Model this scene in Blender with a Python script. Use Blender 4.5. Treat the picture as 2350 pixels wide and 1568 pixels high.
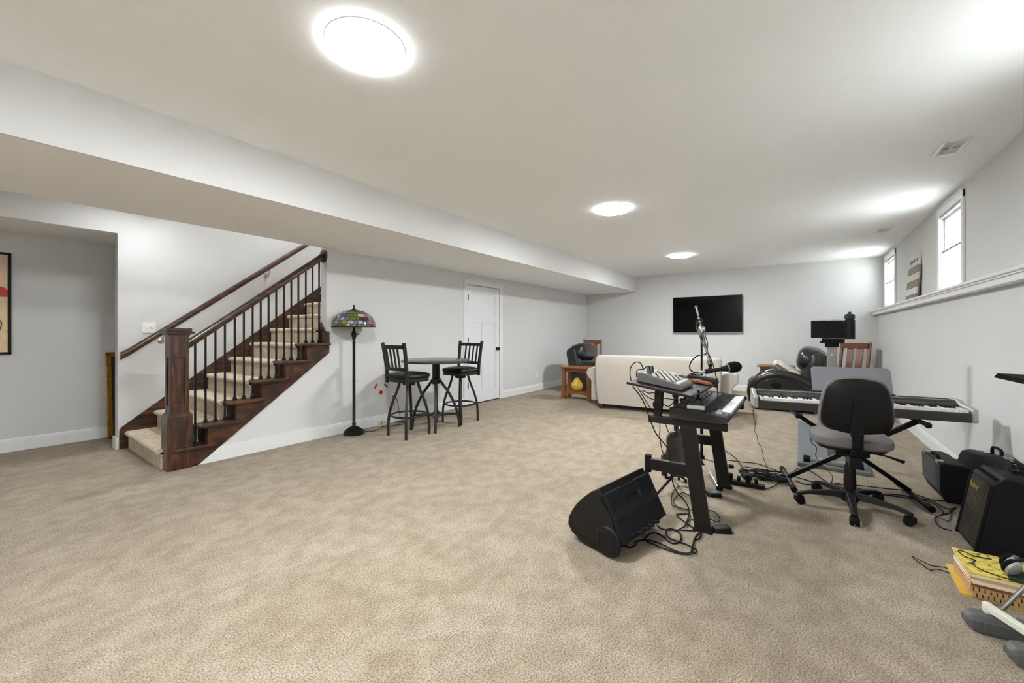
import bpy, bmesh, math, random
from mathutils import Matrix, Vector
R = math.radians
random.seed(7)
S = bpy.context.scene
for o in list(bpy.data.objects): bpy.data.objects.remove(o)
C = S.collection

# ------------------------------------------------------------------ camera
cam = bpy.data.cameras.new('camera'); camo = bpy.data.objects.new('camera', cam); C.objects.link(camo)
cam.sensor_width = 36; cam.lens = 915.0 * 36 / 2350; cam.shift_y = -19.9 / 2350
cam.clip_start = 0.05; cam.clip_end = 200
camo.location = (0, 0, 1.22); camo.rotation_euler = (R(90), 0, R(35.76 - 90))
S.camera = camo
# ------------------------------------------------------------------ world: even overcast sky
w = bpy.data.worlds.new('overcast'); S.world = w; w.use_nodes = True
bg = w.node_tree.nodes['Background']
bg.inputs[0].default_value = (0.90, 0.95, 1.0, 1); bg.inputs[1].default_value = 1.8
sun = bpy.data.lights.new('sun', 'SUN'); sun.energy = 8; sun.angle = R(2); suno = bpy.data.objects.new('sun', sun); C.objects.link(suno)
suno.rotation_euler = (R(-28), R(8), 0)      # high sun behind the house: lights the ground outside the windows
S.view_settings.view_transform = 'Standard'; S.view_settings.look = 'None'
S.view_settings.gamma = 1; S.view_settings.use_curve_mapping = False
S.view_settings.exposure = 2.86
LAMP = 44.0            # radiance of the round ceiling fixtures

# ------------------------------------------------------------------ helpers
def lin(c):
    return tuple((x / 255 / 12.92 if x / 255 <= .04045 else ((x / 255 + .055) / 1.055) ** 2.4) for x in c) + (1,)
MATS = {}
def mat(name, rgb, rough=.6, metal=0, var=0, vscale=8, bump=0, bscale=200, stretch=(1, 1, 1), coat=0, emit=0, spec=.5, detail=4):
    m = bpy.data.materials.new(name); m.use_nodes = True; n = m.node_tree; b = n.nodes['Principled BSDF']
    c = lin(rgb); b.inputs['Base Color'].default_value = c
    b.inputs['Roughness'].default_value = rough; b.inputs['Metallic'].default_value = metal
    b.inputs['Specular IOR Level'].default_value = spec
    if coat: b.inputs['Coat Weight'].default_value = coat; b.inputs['Coat Roughness'].default_value = .15
    if emit: b.inputs['Emission Color'].default_value = c; b.inputs['Emission Strength'].default_value = emit
    if var or bump:
        t = n.nodes.new('ShaderNodeTexCoord'); mp = n.nodes.new('ShaderNodeMapping'); n.links.new(t.outputs['Object'], mp.inputs[0])
        mp.inputs['Scale'].default_value = stretch
    if var:
        nz = n.nodes.new('ShaderNodeTexNoise'); nz.inputs['Scale'].default_value = vscale; nz.inputs['Detail'].default_value = detail
        n.links.new(mp.outputs[0], nz.inputs['Vector'])
        rp = n.nodes.new('ShaderNodeValToRGB'); rp.color_ramp.elements[0].position = .3; rp.color_ramp.elements[1].position = .7
        rp.color_ramp.elements[0].color = tuple(x * (1 - var) for x in c[:3]) + (1,)
        rp.color_ramp.elements[1].color = tuple(min(1, x * (1 + var)) for x in c[:3]) + (1,)
        n.links.new(nz.outputs[0], rp.inputs[0]); n.links.new(rp.outputs[0], b.inputs['Base Color'])
    if bump:
        nb = n.nodes.new('ShaderNodeTexNoise'); nb.inputs['Scale'].default_value = bscale; nb.inputs['Detail'].default_value = 3
        n.links.new(mp.outputs[0], nb.inputs['Vector'])
        bp = n.nodes.new('ShaderNodeBump'); bp.inputs['Strength'].default_value = bump; bp.inputs['Distance'].default_value = .004
        n.links.new(nb.outputs[0], bp.inputs['Height']); n.links.new(bp.outputs[0], b.inputs['Normal'])
    MATS[name] = m; return m

class MB:
    def __init__(s, M=None): s.v = []; s.f = []; s.M = M or Matrix()
    def add(s, vs, fs, M=None):
        k = len(s.v); T = s.M @ M if M is not None else s.M
        s.v += [tuple(T @ Vector(p)) for p in vs]; s.f += [tuple(i + k for i in f) for f in fs]; return s
    def box(s, x0, x1, y0, y1, z0, z1, M=None):
        return s.add([(x0,y0,z0),(x1,y0,z0),(x1,y1,z0),(x0,y1,z0),(x0,y0,z1),(x1,y0,z1),(x1,y1,z1),(x0,y1,z1)],
                     [(0,3,2,1),(4,5,6,7),(0,1,5,4),(1,2,6,5),(2,3,7,6),(3,0,4,7)], M)
    def cbox(s, c, d, M=None):
        return s.box(c[0]-d[0]/2, c[0]+d[0]/2, c[1]-d[1]/2, c[1]+d[1]/2, c[2]-d[2]/2, c[2]+d[2]/2, M)
    def prism(s, pts, ax, a, b, M=None):
        def P(p, t): return {'x': (t, p[0], p[1]), 'y': (p[0], t, p[1]), 'z': (p[0], p[1], t)}[ax]
        n = len(pts)
        return s.add([P(p, a) for p in pts] + [P(p, b) for p in pts],
                     [tuple(range(n)), tuple(range(2*n-1, n-1, -1))] + [(i, (i+1) % n, n+(i+1) % n, n+i) for i in range(n)], M)
    def loft(s, rings, closed=True, caps=True, M=None):
        n = len(rings[0]); vs = [p for r in rings for p in r]; fs = []
        for i in range(len(rings)-1):
            for j in range(n if closed else n-1):
                a = i*n+j; b = i*n+(j+1) % n; fs.append((a, b, b+n, a+n))
        if caps: fs += [tuple(range(n))[::-1], tuple(range((len(rings)-1)*n, len(rings)*n))]
        return s.add(vs, fs, M)
    def lathe(s, prof, n=24, c=(0,0,0), M=None, squash=1):
        rings = [[(c[0]+r*math.cos(2*math.pi*j/n), c[1]+squash*r*math.sin(2*math.pi*j/n), c[2]+z) for j in range(n)] for r, z in prof]
        return s.loft(rings, M=M)
    def cyl(s, p0, p1, r0, r1=None, n=14):
        return s.tube([p0, p1], [r0, r0 if r1 is None else r1], n)
    def tube(s, pts, r, n=8, sub=0, closed=False, sq=None):
        P = [Vector(p) for p in pts]
        if sub:
            Q = []; m = len(P)
            rr = r if isinstance(r, (list, tuple)) else None; r2 = []
            for i in range(m if closed else m-1):
                p0 = P[(i-1) % m] if (closed or i) else P[0]; p1 = P[i]; p2 = P[(i+1) % m]; p3 = P[(i+2) % m] if (closed or i+2 < m) else P[-1]
                for k in range(sub):
                    t = k/sub
                    Q.append(.5*((2*p1)+(-p0+p2)*t+(2*p0-5*p1+4*p2-p3)*t*t+(-p0+3*p1-3*p2+p3)*t**3))
                    if rr: r2.append(rr[i]*(1-t)+rr[(i+1) % m]*t)
            if not closed:
                Q.append(P[-1])
                if rr: r2.append(rr[-1])
            P = Q
            if rr: r = r2
        m = len(P); rad = r if isinstance(r, (list, tuple)) else [r]*m
        T = []
        for i in range(m):
            if closed: d = P[(i+1) % m]-P[i-1]
            else: d = P[min(i+1, m-1)]-P[max(i-1, 0)]
            T.append(d.normalized() if d.length > 1e-9 else Vector((0,0,1)))
        u = T[0].orthogonal().normalized()
        if sq is not None:
            a = Vector(sq); u = (a - T[0]*a.dot(T[0])).normalized()
        rings = []
        for i in range(m):
            u = (u - T[i]*u.dot(T[i])).normalized(); v = T[i].cross(u)
            ring = []
            for j in range(n):
                a = 2*math.pi*(j+.5)/n; k = 1.41421 if n == 4 else 1
                ring.append(P[i] + (u*math.cos(a)+v*math.sin(a))*rad[i]*k)
            rings.append(ring)
        if closed: rings.append(rings[0])
        return s.loft(rings, caps=not closed)
    def sell(s, c, d, e1=.5, e2=.5, n=20, m=12, M=None):
        def pw(x, e): return math.copysign(abs(x)**e, x)
        rings = []
        for i in range(m+1):
            ph = -math.pi/2+math.pi*i/m; cp = pw(math.cos(ph), e1); sp = pw(math.sin(ph), e1)
            if i in (0, m): cp = 1e-4
            rings.append([(c[0]+d[0]/2*cp*pw(math.cos(2*math.pi*j/n), e2), c[1]+d[1]/2*cp*pw(math.sin(2*math.pi*j/n), e2), c[2]+d[2]/2*sp) for j in range(n)])
        return s.loft(rings, M=M)
    def mesh(s, name, m, smooth=False):
        me = bpy.data.meshes.new(name); me.from_pydata(s.v, [], s.f); me.update()
        bm = bmesh.new(); bm.from_mesh(me); bmesh.ops.recalc_face_normals(bm, faces=bm.faces); bm.to_mesh(me); bm.free()
        if m: me.materials.append(m)
        if smooth:
            me.polygons.foreach_set('use_smooth', [True]*len(me.polygons)); me.set_sharp_from_angle(angle=R(38))
        return me
    def build(s, name, m, parent=None, smooth=False, bevel=0, seg=2):
        if isinstance(m, str): m = MATS[m]
        o = bpy.data.objects.new(name, s.mesh(name, m, smooth)); C.objects.link(o)
        if parent: o.parent = parent
        if bevel:
            md = o.modifiers.new('bevel', 'BEVEL'); md.width = bevel; md.segments = seg; md.limit_method = 'ANGLE'; md.angle_limit = R(40)
        return o
def tag(o, label=None, cat=None, group=None, kind=None):
    if label: o['label'] = label
    if cat: o['category'] = cat
    if group: o['group'] = group
    if kind: o['kind'] = kind
    return o
def thing(name, label, cat, loc=(0,0,0), rz=0, group=None, rx=0, ry=0):
    o = bpy.data.objects.new(name, None); C.objects.link(o); o.empty_display_size = .1
    o.location = loc; o.rotation_euler = (R(rx), R(ry), R(rz)); return tag(o, label, cat, group)
def struct(name, mb, m, parent=None, **k):
    o = mb.build(name, m, parent, **k)
    if not parent: o['kind'] = 'structure'
    return o
def sempty(name):
    o = bpy.data.objects.new(name, None); C.objects.link(o); o['kind'] = 'structure'; return o
def dup(o, parent=None):
    c = o.copy(); C.objects.link(c); c.parent = parent
    for ch in o.children: dup(ch, c)
    return c
def part(o, parent, loc=None):
    c = o.copy(); C.objects.link(c); c.parent = parent
    if loc: c.location = loc
    return c
def Rz(a): return Matrix.Rotation(R(a), 4, 'Z')
def Ry(a): return Matrix.Rotation(R(a), 4, 'Y')
def Rx(a): return Matrix.Rotation(R(a), 4, 'X')
def Tr(*p): return Matrix.Translation(p)

# ------------------------------------------------------------------ materials
mat('wall', (212,211,209), .85, var=.012, vscale=3, bump=.05, bscale=350)
mat('ceil', (250,250,250), .9, bump=.12, bscale=160)
mat('trim', (228,228,226), .45)
mat('door_white', (226,227,228), .4)
mat('black_metal', (20,19,19), .4, metal=.2, spec=.3)
mat('iron', (26,26,29), .42, metal=.7, bump=.1, bscale=60)
mat('gunmetal', (44,41,38), .45, metal=.3, spec=.3)
mat('bronze', (34,27,22), .45, metal=.5, var=.4, vscale=60)
mat('black_plastic', (26,25,25), .45, spec=.2)
mat('matte_black', (17,17,18), .7, spec=.2)
mat('speaker_plastic', (30,28,25), .5, bump=.25, bscale=500, spec=.2)
mat('recess_sheen', (40,44,50), .35)  # blue-grey reflection in the speaker's handle recess, put into the colour
mat('speaker_back', (22,24,28), .34, bump=.1, bscale=300, spec=.2)
mat('stand_paint', (34,29,26), .42, metal=.0, bump=.12, bscale=300, spec=.2)
mat('dark_grey', (52,49,47), .5, spec=.2)
mat('mid_grey', (96,94,93), .5)
mat('silver_plastic', (176,177,172), .35, metal=.35)
mat('chrome', (205,205,205), .14, metal=1)
mat('steel', (150,148,145), .3, metal=.9)
mat('nickel', (190,185,175), .28, metal=1)
mat('key_white', (236,236,234), .25)
mat('key_black', (18,18,19), .3)
mat('piano_body', (66,62,60), .42, metal=.2)
mat('piano_front', (58,53,49), .4, metal=.1)
mat('synth_body', (50,47,45), .45, spec=.2)
mat('synth_panel', (72,76,84), .4, metal=.25)
mat('rest_lilac', (140,138,146), .45, metal=.2)
mat('fabric_grey', (112,108,106), .9, var=.12, vscale=300, bump=.3, bscale=500)
mat('sofa_fabric', (190,182,171), .95, var=.07, vscale=170, bump=.4, bscale=300)
mat('leather', (24,23,24), .3, var=.25, vscale=9, bump=.25, bscale=30, coat=.25)
mat('leather_seat', (26,24,23), .42, bump=.12, bscale=60, spec=.2)
mat('oak', (134,82,36), .42, var=.22, vscale=9, stretch=(1,1,7), coat=.1)
mat('oak_flat', (134,82,36), .42, var=.22, vscale=9, stretch=(1,7,1), coat=.1)
mat('chair_wood', (112,64,34), .4, var=.2, vscale=10, stretch=(6,6,1), coat=.15)
mat('yellow_ceramic', (222,182,74), .2, var=.08, vscale=20, coat=.5)
mat('tabletop', (58,55,55), .3, var=.15, vscale=14, coat=.3)
mat('tv_screen', (8,8,10), .08, spec=.18)
mat('screen_glass', (20,24,30), .1)
mat('white_plastic', (232,230,224), .4)
mat('cream', (222,208,178), .5)
mat('gold_frame', (150,112,38), .35, metal=.7, var=.3, vscale=30)
mat('dark_canvas', (52,46,42), .7, var=.3, vscale=7)
mat('frame_black', (28,24,24), .5, spec=.2)
mat('rubber', (20,20,20), .8, spec=.2)
mat('cable', (16,16,16), .55, spec=.2)
mat('cable_teal', (50,74,82), .55)
mat('deck_grey', (104,106,110), .75, var=.12, vscale=40, stretch=(1,8,1))
mat('post_taupe', (150,146,140), .45, metal=.4)
mat('bolt', (235,235,235), .3, metal=.5)
mat('wood_barn', (146,134,120), .85, var=.2, vscale=20, stretch=(1,8,8))
mat('wood_white', (214,210,204), .85, var=.1, vscale=20, stretch=(1,8,8))
mat('wood_edge', (120,96,82), .8)
mat('paper', (232,220,196), .8)
mat('paper_tan', (196,160,108), .8, var=.2, vscale=30, stretch=(1,1,60))
mat('red_ink', (206,64,54), .6); mat('blue_ink', (64,84,170), .6); mat('orange_ink', (222,120,74), .6); mat('dark_red', (120,30,30), .6)
mat('gold_ink', (196,160,84), .35, metal=.6)
mat('amp_grille', (44,40,34), .5, metal=.4); mat('amp_slat', (92,86,72), .4, metal=.6)
mat('tolex', (20,19,20), .65, bump=.4, bscale=260, spec=.2)
mat('case_vinyl', (30,29,29), .6, bump=.25, bscale=220, spec=.2)
mat('case_light', (66,65,66), .6, bump=.2, bscale=220)  # paler vinyl for the painted sheen on the case side and the lid seam
mat('foam', (14,14,14), .95, bump=.4, bscale=400, spec=.2)
mat('brown_leather', (146,84,42), .5, var=.2, vscale=25)
mat('guitar_brown', (46,36,30), .3, var=.2, vscale=12, stretch=(1,1,6), coat=.5)
mat('guitar_top', (150,104,58), .3, var=.15, vscale=12, stretch=(10,1,1), coat=.5)
mat('mixer_grey', (86,83,79), .5); mat('mixer_top', (122,124,122), .45); mat('knob_light', (206,200,188), .4); mat('knob_dark', (40,40,42), .4)
mat('foot_grey', (86,86,85), .45); mat('ivory_metal', (222,220,206), .35)
mat('pillow_print', (206,200,186), .9, var=.2, vscale=16)
mat('cushion_back', (120,106,82), .9)
mat('white_fabric', (236,238,242), .9)
mat('green_rubber', (20,70,56), .6); mat('dark_green', (28,58,36), .6)
mat('concrete', (190,190,186), .9)

def carpet(name, lo, hi, fine, patch):
    m = bpy.data.materials.new(name); m.use_nodes = True; n = m.node_tree; b = n.nodes['Principled BSDF']
    b.inputs['Roughness'].default_value = .95; b.inputs['Specular IOR Level'].default_value = .1
    b.inputs['Sheen Weight'].default_value = .15
    t = n.nodes.new('ShaderNodeTexCoord')
    def noise(sc, det, dist=0, st=(1,1,1)):
        mp = n.nodes.new('ShaderNodeMapping'); mp.inputs['Scale'].default_value = st; n.links.new(t.outputs['Object'], mp.inputs[0])
        z = n.nodes.new('ShaderNodeTexNoise'); z.inputs['Scale'].default_value = sc; z.inputs['Detail'].default_value = det; z.inputs['Distortion'].default_value = dist
        n.links.new(mp.outputs[0], z.inputs['Vector']); return z
    f1 = noise(fine, 3); f2 = noise(patch, 5, .5, (1, .8, 1)); f3 = noise(patch*3.6, 7, .3, (.85, 1, 1))
    r1 = n.nodes.new('ShaderNodeValToRGB'); r1.color_ramp.elements[0].position = .32; r1.color_ramp.elements[1].position = .62
    r1.color_ramp.elements[0].color = lin(lo); r1.color_ramp.elements[1].color = lin(hi); n.links.new(f1.outputs[0], r1.inputs[0])
    def ramp(src, a, lo_, hi_):
        r = n.nodes.new('ShaderNodeValToRGB'); r.color_ramp.elements[0].position = .5-a; r.color_ramp.elements[1].position = .5+a
        r.color_ramp.elements[0].color = lo_; r.color_ramp.elements[1].color = hi_; n.links.new(src.outputs[0], r.inputs[0]); return r
    r2 = ramp(f2, .12, (.91,.89,.865,1), (1.0,1.0,1.0,1)); r3 = ramp(f3, .11, (.84,.82,.785,1), (1.03,1.03,1.03,1))
    def mul(a, bb):
        x = n.nodes.new('ShaderNodeMix'); x.data_type = 'RGBA'; x.blend_type = 'MULTIPLY'; x.inputs[0].default_value = 1
        n.links.new(a, x.inputs[6]); n.links.new(bb, x.inputs[7]); return x.outputs[2]
    col = mul(mul(r1.outputs[0], r2.outputs[0]), r3.outputs[0]); n.links.new(col, b.inputs['Base Color'])
    bp = n.nodes.new('ShaderNodeBump'); bp.inputs['Strength'].default_value = .7; bp.inputs['Distance'].default_value = .012
    n.links.new(f1.outputs[0], bp.inputs['Height']); n.links.new(bp.outputs[0], b.inputs['Normal'])
    MATS[name] = m
carpet('carpet', (116,102,84), (184,170,150), 150, 2.6)
carpet('stair_carpet', (166,147,120), (232,219,196), 120, 2.2)

def stain(name, st):
    m = mat(name, (58,32,20), .34, coat=.35); n = m.node_tree; b = n.nodes['Principled BSDF']
    t = n.nodes.new('ShaderNodeTexCoord'); mp = n.nodes.new('ShaderNodeMapping'); mp.inputs['Scale'].default_value = st
    n.links.new(t.outputs['Object'], mp.inputs[0])
    z = n.nodes.new('ShaderNodeTexNoise'); z.inputs['Scale'].default_value = 5; z.inputs['Detail'].default_value = 8; z.inputs['Distortion'].default_value = .6
    n.links.new(mp.outputs[0], z.inputs['Vector'])
    r = n.nodes.new('ShaderNodeValToRGB'); e = r.color_ramp.elements; e[0].position = .32; e[0].color = lin((34,20,15)); e[1].position = .72; e[1].color = lin((104,60,28))
    k = r.color_ramp.elements.new(.5); k.color = lin((60,34,22))
    n.links.new(z.outputs[0], r.inputs[0]); n.links.new(r.outputs[0], b.inputs['Base Color'])
stain('dark_wood_v', (6,6,.8)); stain('dark_wood_h', (.8,6,6)); stain('dark_wood', (1.6,5,2.2))

def glassmat():
    m = bpy.data.materials.new('pane_glass'); m.use_nodes = True; n = m.node_tree; n.nodes.clear()
    o = n.nodes.new('ShaderNodeOutputMaterial'); a = n.nodes.new('ShaderNodeBsdfTransparent'); g = n.nodes.new('ShaderNodeBsdfGlossy'); g.inputs['Roughness'].default_value = .02
    a.inputs[0].default_value = (.96,.98,.98,1)
    f = n.nodes.new('ShaderNodeLayerWeight'); f.inputs[0].default_value = .5; x = n.nodes.new('ShaderNodeMixShader')
    p = n.nodes.new('ShaderNodeMath'); p.operation = 'POWER'; p.inputs[1].default_value = 5; n.links.new(f.outputs['Facing'], p.inputs[0])
    q = n.nodes.new('ShaderNodeMath'); q.operation = 'MULTIPLY_ADD'; q.inputs[1].default_value = .5; q.inputs[2].default_value = .03; n.links.new(p.outputs[0], q.inputs[0])
    n.links.new(q.outputs[0], x.inputs[0]); n.links.new(a.outputs[0], x.inputs[1]); n.links.new(g.outputs[0], x.inputs[2]); n.links.new(x.outputs[0], o.inputs[0]); MATS['pane_glass'] = m
    m = bpy.data.materials.new('shade_cloth'); m.use_nodes = True; n = m.node_tree; n.nodes.clear()
    o = n.nodes.new('ShaderNodeOutputMaterial'); d = n.nodes.new('ShaderNodeBsdfDiffuse'); d.inputs[0].default_value = (.85,.87,.88,1)
    t = n.nodes.new('ShaderNodeBsdfTranslucent'); t.inputs[0].default_value = (.85,.88,.9,1); x = n.nodes.new('ShaderNodeMixShader'); x.inputs[0].default_value = .45
    n.links.new(d.outputs[0], x.inputs[1]); n.links.new(t.outputs[0], x.inputs[2]); n.links.new(x.outputs[0], o.inputs[0]); MATS['shade_cloth'] = m
    m = bpy.data.materials.new('lamp_diffuser'); m.use_nodes = True; n = m.node_tree; n.nodes.clear()
    o = n.nodes.new('ShaderNodeOutputMaterial'); e = n.nodes.new('ShaderNodeEmission'); e.inputs[0].default_value = (.92,.965,1.0,1); e.inputs[1].default_value = LAMP
    n.links.new(e.outputs[0], o.inputs[0]); MATS['lamp_diffuser'] = m
    m3 = m.copy(); m3.name = 'lamp_rim'; m3.node_tree.nodes['Emission'].inputs[1].default_value = LAMP*.055; MATS['lamp_rim'] = m3
    m2 = m.copy(); m2.name = 'lamp_diffuser_small'; m2.node_tree.nodes['Emission'].inputs[1].default_value = LAMP*.33; MATS['lamp_diffuser_small'] = m2
glassmat()

# ================================================================== THE SETTING
XB, XF = -2.6, 9.6           # back and far wall
YL, YS, YH = 4.51, 5.78, 6.57    # left wall, stair-side wall, hall wall
YR, YU = -1.13, -1.22        # lower and upper right wall
ZC, ZS = 2.58, 2.212         # ceiling and soffit
struct('floor', MB().box(XB-.1, XF+.1, YU-.1, YH+.1, -.12, 0), 'carpet')
cl = struct('ceiling', MB().box(XB-.1, XF+.1, YU-.1, YL, ZC, ZC+.15), 'ceil')
struct('soffit', MB().box(XB, XF, 3.222, YL, ZS, ZC), 'ceil', cl)
struct('soffit_face', MB().box(XB, XF, 3.21, 3.222, ZS, ZC), 'wall', cl)
struct('stair_landing_ceiling', MB().box(XB, 1.35, YL, YS+.12, ZC, ZC+.15), 'ceil', cl)
struct('hall_ceiling', MB().box(XB, 1.7, YS+.02, YH+.1, 2.26, 2.4), 'ceil', cl)
struct('stairwell_ceiling', MB().box(1.2, 5.7, YL, YS+.2, 5.0, 5.1), 'ceil', cl)
# walls
struct('wall_far', MB().box(XF, XF+.12, YU-.1, YL+.12, 0, ZC), 'wall')
struct('wall_back', MB().box(XB-.12, XB, YU-.1, YH+.1, 0, ZC), 'wall')
wl = MB()
wl.box(2.53, 4.965, YL, YL+.12, 0, 5.0); wl.box(5.87, XF, YL, YL+.12, 0, 5.0); wl.box(4.965, 5.87, YL, YL+.12, 2.05, 5.0)
wl.box(1.0, 2.53, YL, YL+.12, ZC, 5.0)
struct('wall_left', wl, 'wall')
struct('wall_under_stair', MB().prism([(1.27,0),(2.53,0),(2.53,.975)], 'y', YL, YL+.1), 'wall')
ws = MB(); ws.box(.973, 5.6, YS, YS+.12, 0, 5.0); ws.box(XB, .973, YS, YS+.12, 2.262, ZC); ws.box(XB, -2.4, YS, YS+.12, 0, 2.262)
struct('wall_stair', ws, 'wall')
struct('wall_stairwell_end', MB().box(5.5, 5.6, YL+.12, YS, 0, 5.0).box(1.25, 1.35, YL, YS+.12, ZC, 5.0), 'wall')
struct('wall_hall', MB().box(XB, 1.8, YH, YH+.1, 0, 2.4).box(1.6, 1.7, YS+.12, YH, 0, 2.4), 'wall')
struct('wall_right', MB().box(XB, XF, YR-.06, YR, 0, 1.57), 'wall')
WIN = [(5.32, 6.15), (8.48, 9.44), (2.16, 3.02), (-1.0, -.14)]  # last window is unseen, added to bring more daylight onto the ceiling
wu = MB(); z0w, z1w = 1.66, 2.44
edges = sorted([(a+.055, b-.055) for a, b in WIN]); x = XB
for a, b in edges:
    wu.box(x, a, YU-.14, YU, 1.5, ZC); wu.box(a, b, YU-.14, YU, z1w, ZC); wu.box(a, b, YU-.14, YU, 1.5, z0w); x = b
wu.box(x, XF, YU-.14, YU, 1.5, ZC)
struct('wall_right_upper', wu, 'wall')
# ledge capping the lower wall
t1 = sempty('trim_1')
MB().box(XB, XF, YU, -1.035, 1.59, 1.615).build('ledge_board', 'trim', t1, bevel=.008)
MB().box(XB, XF, YR, -1.06, 1.535, 1.59).build('apron', 'trim', t1, bevel=.004)
MB().box(XB, XF, YR, -1.05, 1.578, 1.59).build('cove', 'trim', t1)
# baseboards
def base_prof(y, s, h=.132, t=.014):
    return [(y, 0), (y+s*t, 0), (y+s*t, h-.03), (y+s*t*.75, h-.026), (y+s*t*.75, h-.012), (y+s*t*.4, h), (y, h)]
bl = MB(); bl.prism(base_prof(YL, -1), 'x', 2.545, 4.89); bl.prism(base_prof(YL, -1), 'x', 5.945, XF)
bl.prism([(1.285,0),(2.545,0),(2.545,.132),(1.457,.132)], 'y', YL, YL-.014)
struct('baseboard_left', bl, 'trim')
struct('baseboard_far', MB().prism(base_prof(XF, -1), 'y', YR, YL), 'trim')
struct('baseboard_right', MB().prism(base_prof(YR, 1), 'x', XB, XF), 'trim')
bh = MB(); bh.prism(base_prof(YH, -1), 'x', XB, 1.6); bh.box(.955, .978, YS-.012, YS+.13, 0, .125)
struct('baseboard_hall', bh, 'trim')
# windows
def window(i, x0, x1):
    o = sempty('window_%d' % i); y = YU
    for a, b, c, d in ((x0, x0+.06, 1.615, 2.53), (x1-.06, x1, 1.615, 2.53)):
        MB().box(a, b, y, y+.018, c, d).build('casing', 'trim', o, bevel=.004)
    MB().box(x0, x1, y, y+.02, 2.455, 2.53).build('casing', 'trim', o, bevel=.004)
    MB().box(x0-.005, x1+.005, y, y+.03, 2.52, 2.535).build('casing_cap', 'trim', o, bevel=.003)
    MB().box(x0+.055, x0+.065, y-.12, y+.005, z0w, z1w).build('jamb', 'trim', o)
    MB().box(x1-.065, x1-.055, y-.12, y+.005, z0w, z1w).build('jamb', 'trim', o)
    MB().box(x0+.055, x1-.055, y-.12, y+.005, z1w-.015, z1w).build('jamb', 'trim', o)
    a, b = x0+.065, x1-.065
    s = MB(); s.box(a, a+.022, y-.05, y-.025, z0w, z1w); s.box(b-.022, b, y-.05, y-.025, z0w, z1w); s.box(a, b, y-.05, y-.025, z1w-.04, z1w-.01); s.box(a, b, y-.05, y-.025, z0w, z0w+.03)
    s.build('sash', 'trim', o, bevel=.003)
    MB().box((a+b)/2-.007, (a+b)/2+.007, y-.046, y-.030, z0w, z1w).build('muntin', 'trim', o)
    MB().box(a+.02, b-.02, y-.039, y-.036, z0w+.025, z1w-.035).build('pane', 'pane_glass', o)
    MB().box(a, b, y-.022, y-.004, 2.062, 2.074).build('shade_rail', 'mid_grey', o, bevel=.003)
    n = 20; pts = []
    for k in range(2*n+1): pts.append((y-.006 if k % 2 else y-.020, z0w+.004+(2.062-z0w-.004)*k/(2*n)))
    rings = [[(a+.003, p[0], p[1]), (b-.003, p[0], p[1])] for p in pts]
    MB().loft(rings, closed=False, caps=False).build('pleated_shade', 'shade_cloth', o)
for i, (a, b) in enumerate(WIN): window(i+1, a, b)
struct('ground_outside', MB().box(-12, 22, -30, YU-.16, 1.35, 1.45), 'concrete')
# door
d1 = sempty('door_1'); Y = YL
MB().box(4.89, 4.975, Y-.018, Y+.01, 0, 2.115).build('casing', 'door_white', d1, bevel=.004)
MB().box(5.86, 5.945, Y-.018, Y+.01, 0, 2.115).build('casing', 'door_white', d1, bevel=.004)
MB().box(4.89, 5.945, Y-.02, Y+.01, 2.035, 2.116).build('casing', 'door_white', d1, bevel=.004)
def door_slab():
    x0, x1, z0, z1 = 4.985, 5.848, .018, 2.024; st = .115
    m = MB(); ys, yb = Y-.004, Y+.03
    m.box(x0, x0+st, ys, yb, z0, z1); m.box(x1-st, x1, ys, yb, z0, z1)
    m.box(x0+st, x1-st, ys, yb, z1-.12, z1); m.box(x0+st, x1-st, ys, yb, z0, z0+.22); m.box(x0+st, x1-st, ys, yb, 1.40, 1.52)
    xm = (x0+x1)/2; m.box(xm-.055, xm+.055, ys, yb, z0+.22, 1.40)
    o = m.build('slab', 'door_white', d1, bevel=.003)
    for a, b, c, d in ((x0+st, x1-st, 1.52, z1-.12), (x0+st, xm-.055, z0+.22, 1.40), (xm+.055, x1-st, z0+.22, 1.40)):
        MB().box(a+.001, b-.001, ys+.012, yb, c+.001, d-.001).build('panel', 'door_white', o)
door_slab()
MB().box(4.966, 5.869, Y+.032, Y+.118, .015, 2.049).build('jamb', 'door_white', d1)  # solid backing behind the slab, added to stop light leaking over the door
for z in (1.81, 1.09, .34): MB().cyl((4.98, Y-.022, z-.05), (4.98, Y-.022, z+.05), .008, n=8).build('hinge', 'black_metal', d1)
MB().lathe([(.001,0),(.03,0),(.03,.008),(.012,.012),(.012,.03),(.027,.036),(.03,.048),(.024,.062),(.001,.066)], 16, M=Tr(5.78, Y-.005, .93) @ Rx(90)).build('knob', 'black_metal', d1, smooth=True)
MB().box(4.98, 5.85, Y, Y+.05, .001, .014).build('threshold', 'dark_grey', d1)

# ceiling lights (the lamp's own light is its glowing diffuser)
def ceiling_light(x, y, label):
    t = thing('ceiling_light', label, 'ceiling light', (x, y, ZC), 0, 'flush round ceiling lights')
    MB().lathe([(.001,0),(.178,0),(.180,-.005),(.172,-.007),(.001,-.007)], 40).build('trim_ring', 'trim', t, smooth=True)
    MB().lathe([(.171,-.007),(.171,-.028),(.1655,-.030),(.1655,-.012)], 40).build('glowing_rim', 'lamp_rim', t, smooth=True)  # weak glow added to the rim to lift light on the ceiling
    MB().lathe([(.165,-.028),(.155,-.031),(.13,-.034),(.09,-.036),(.001,-.037)], 40).build('diffuser', 'lamp_diffuser', t, smooth=True)
ceiling_light(1.13, 1.667, 'large round glowing ceiling light nearest the camera above open carpet')
ceiling_light(4.19, 1.657, 'round glowing ceiling light in the middle of the row')
ceiling_light(7.38, 1.68, 'round glowing ceiling light farthest away near the television wall')
ceiling_light(-1.95, 1.667, 'round ceiling light behind the viewer, same row')
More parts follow.
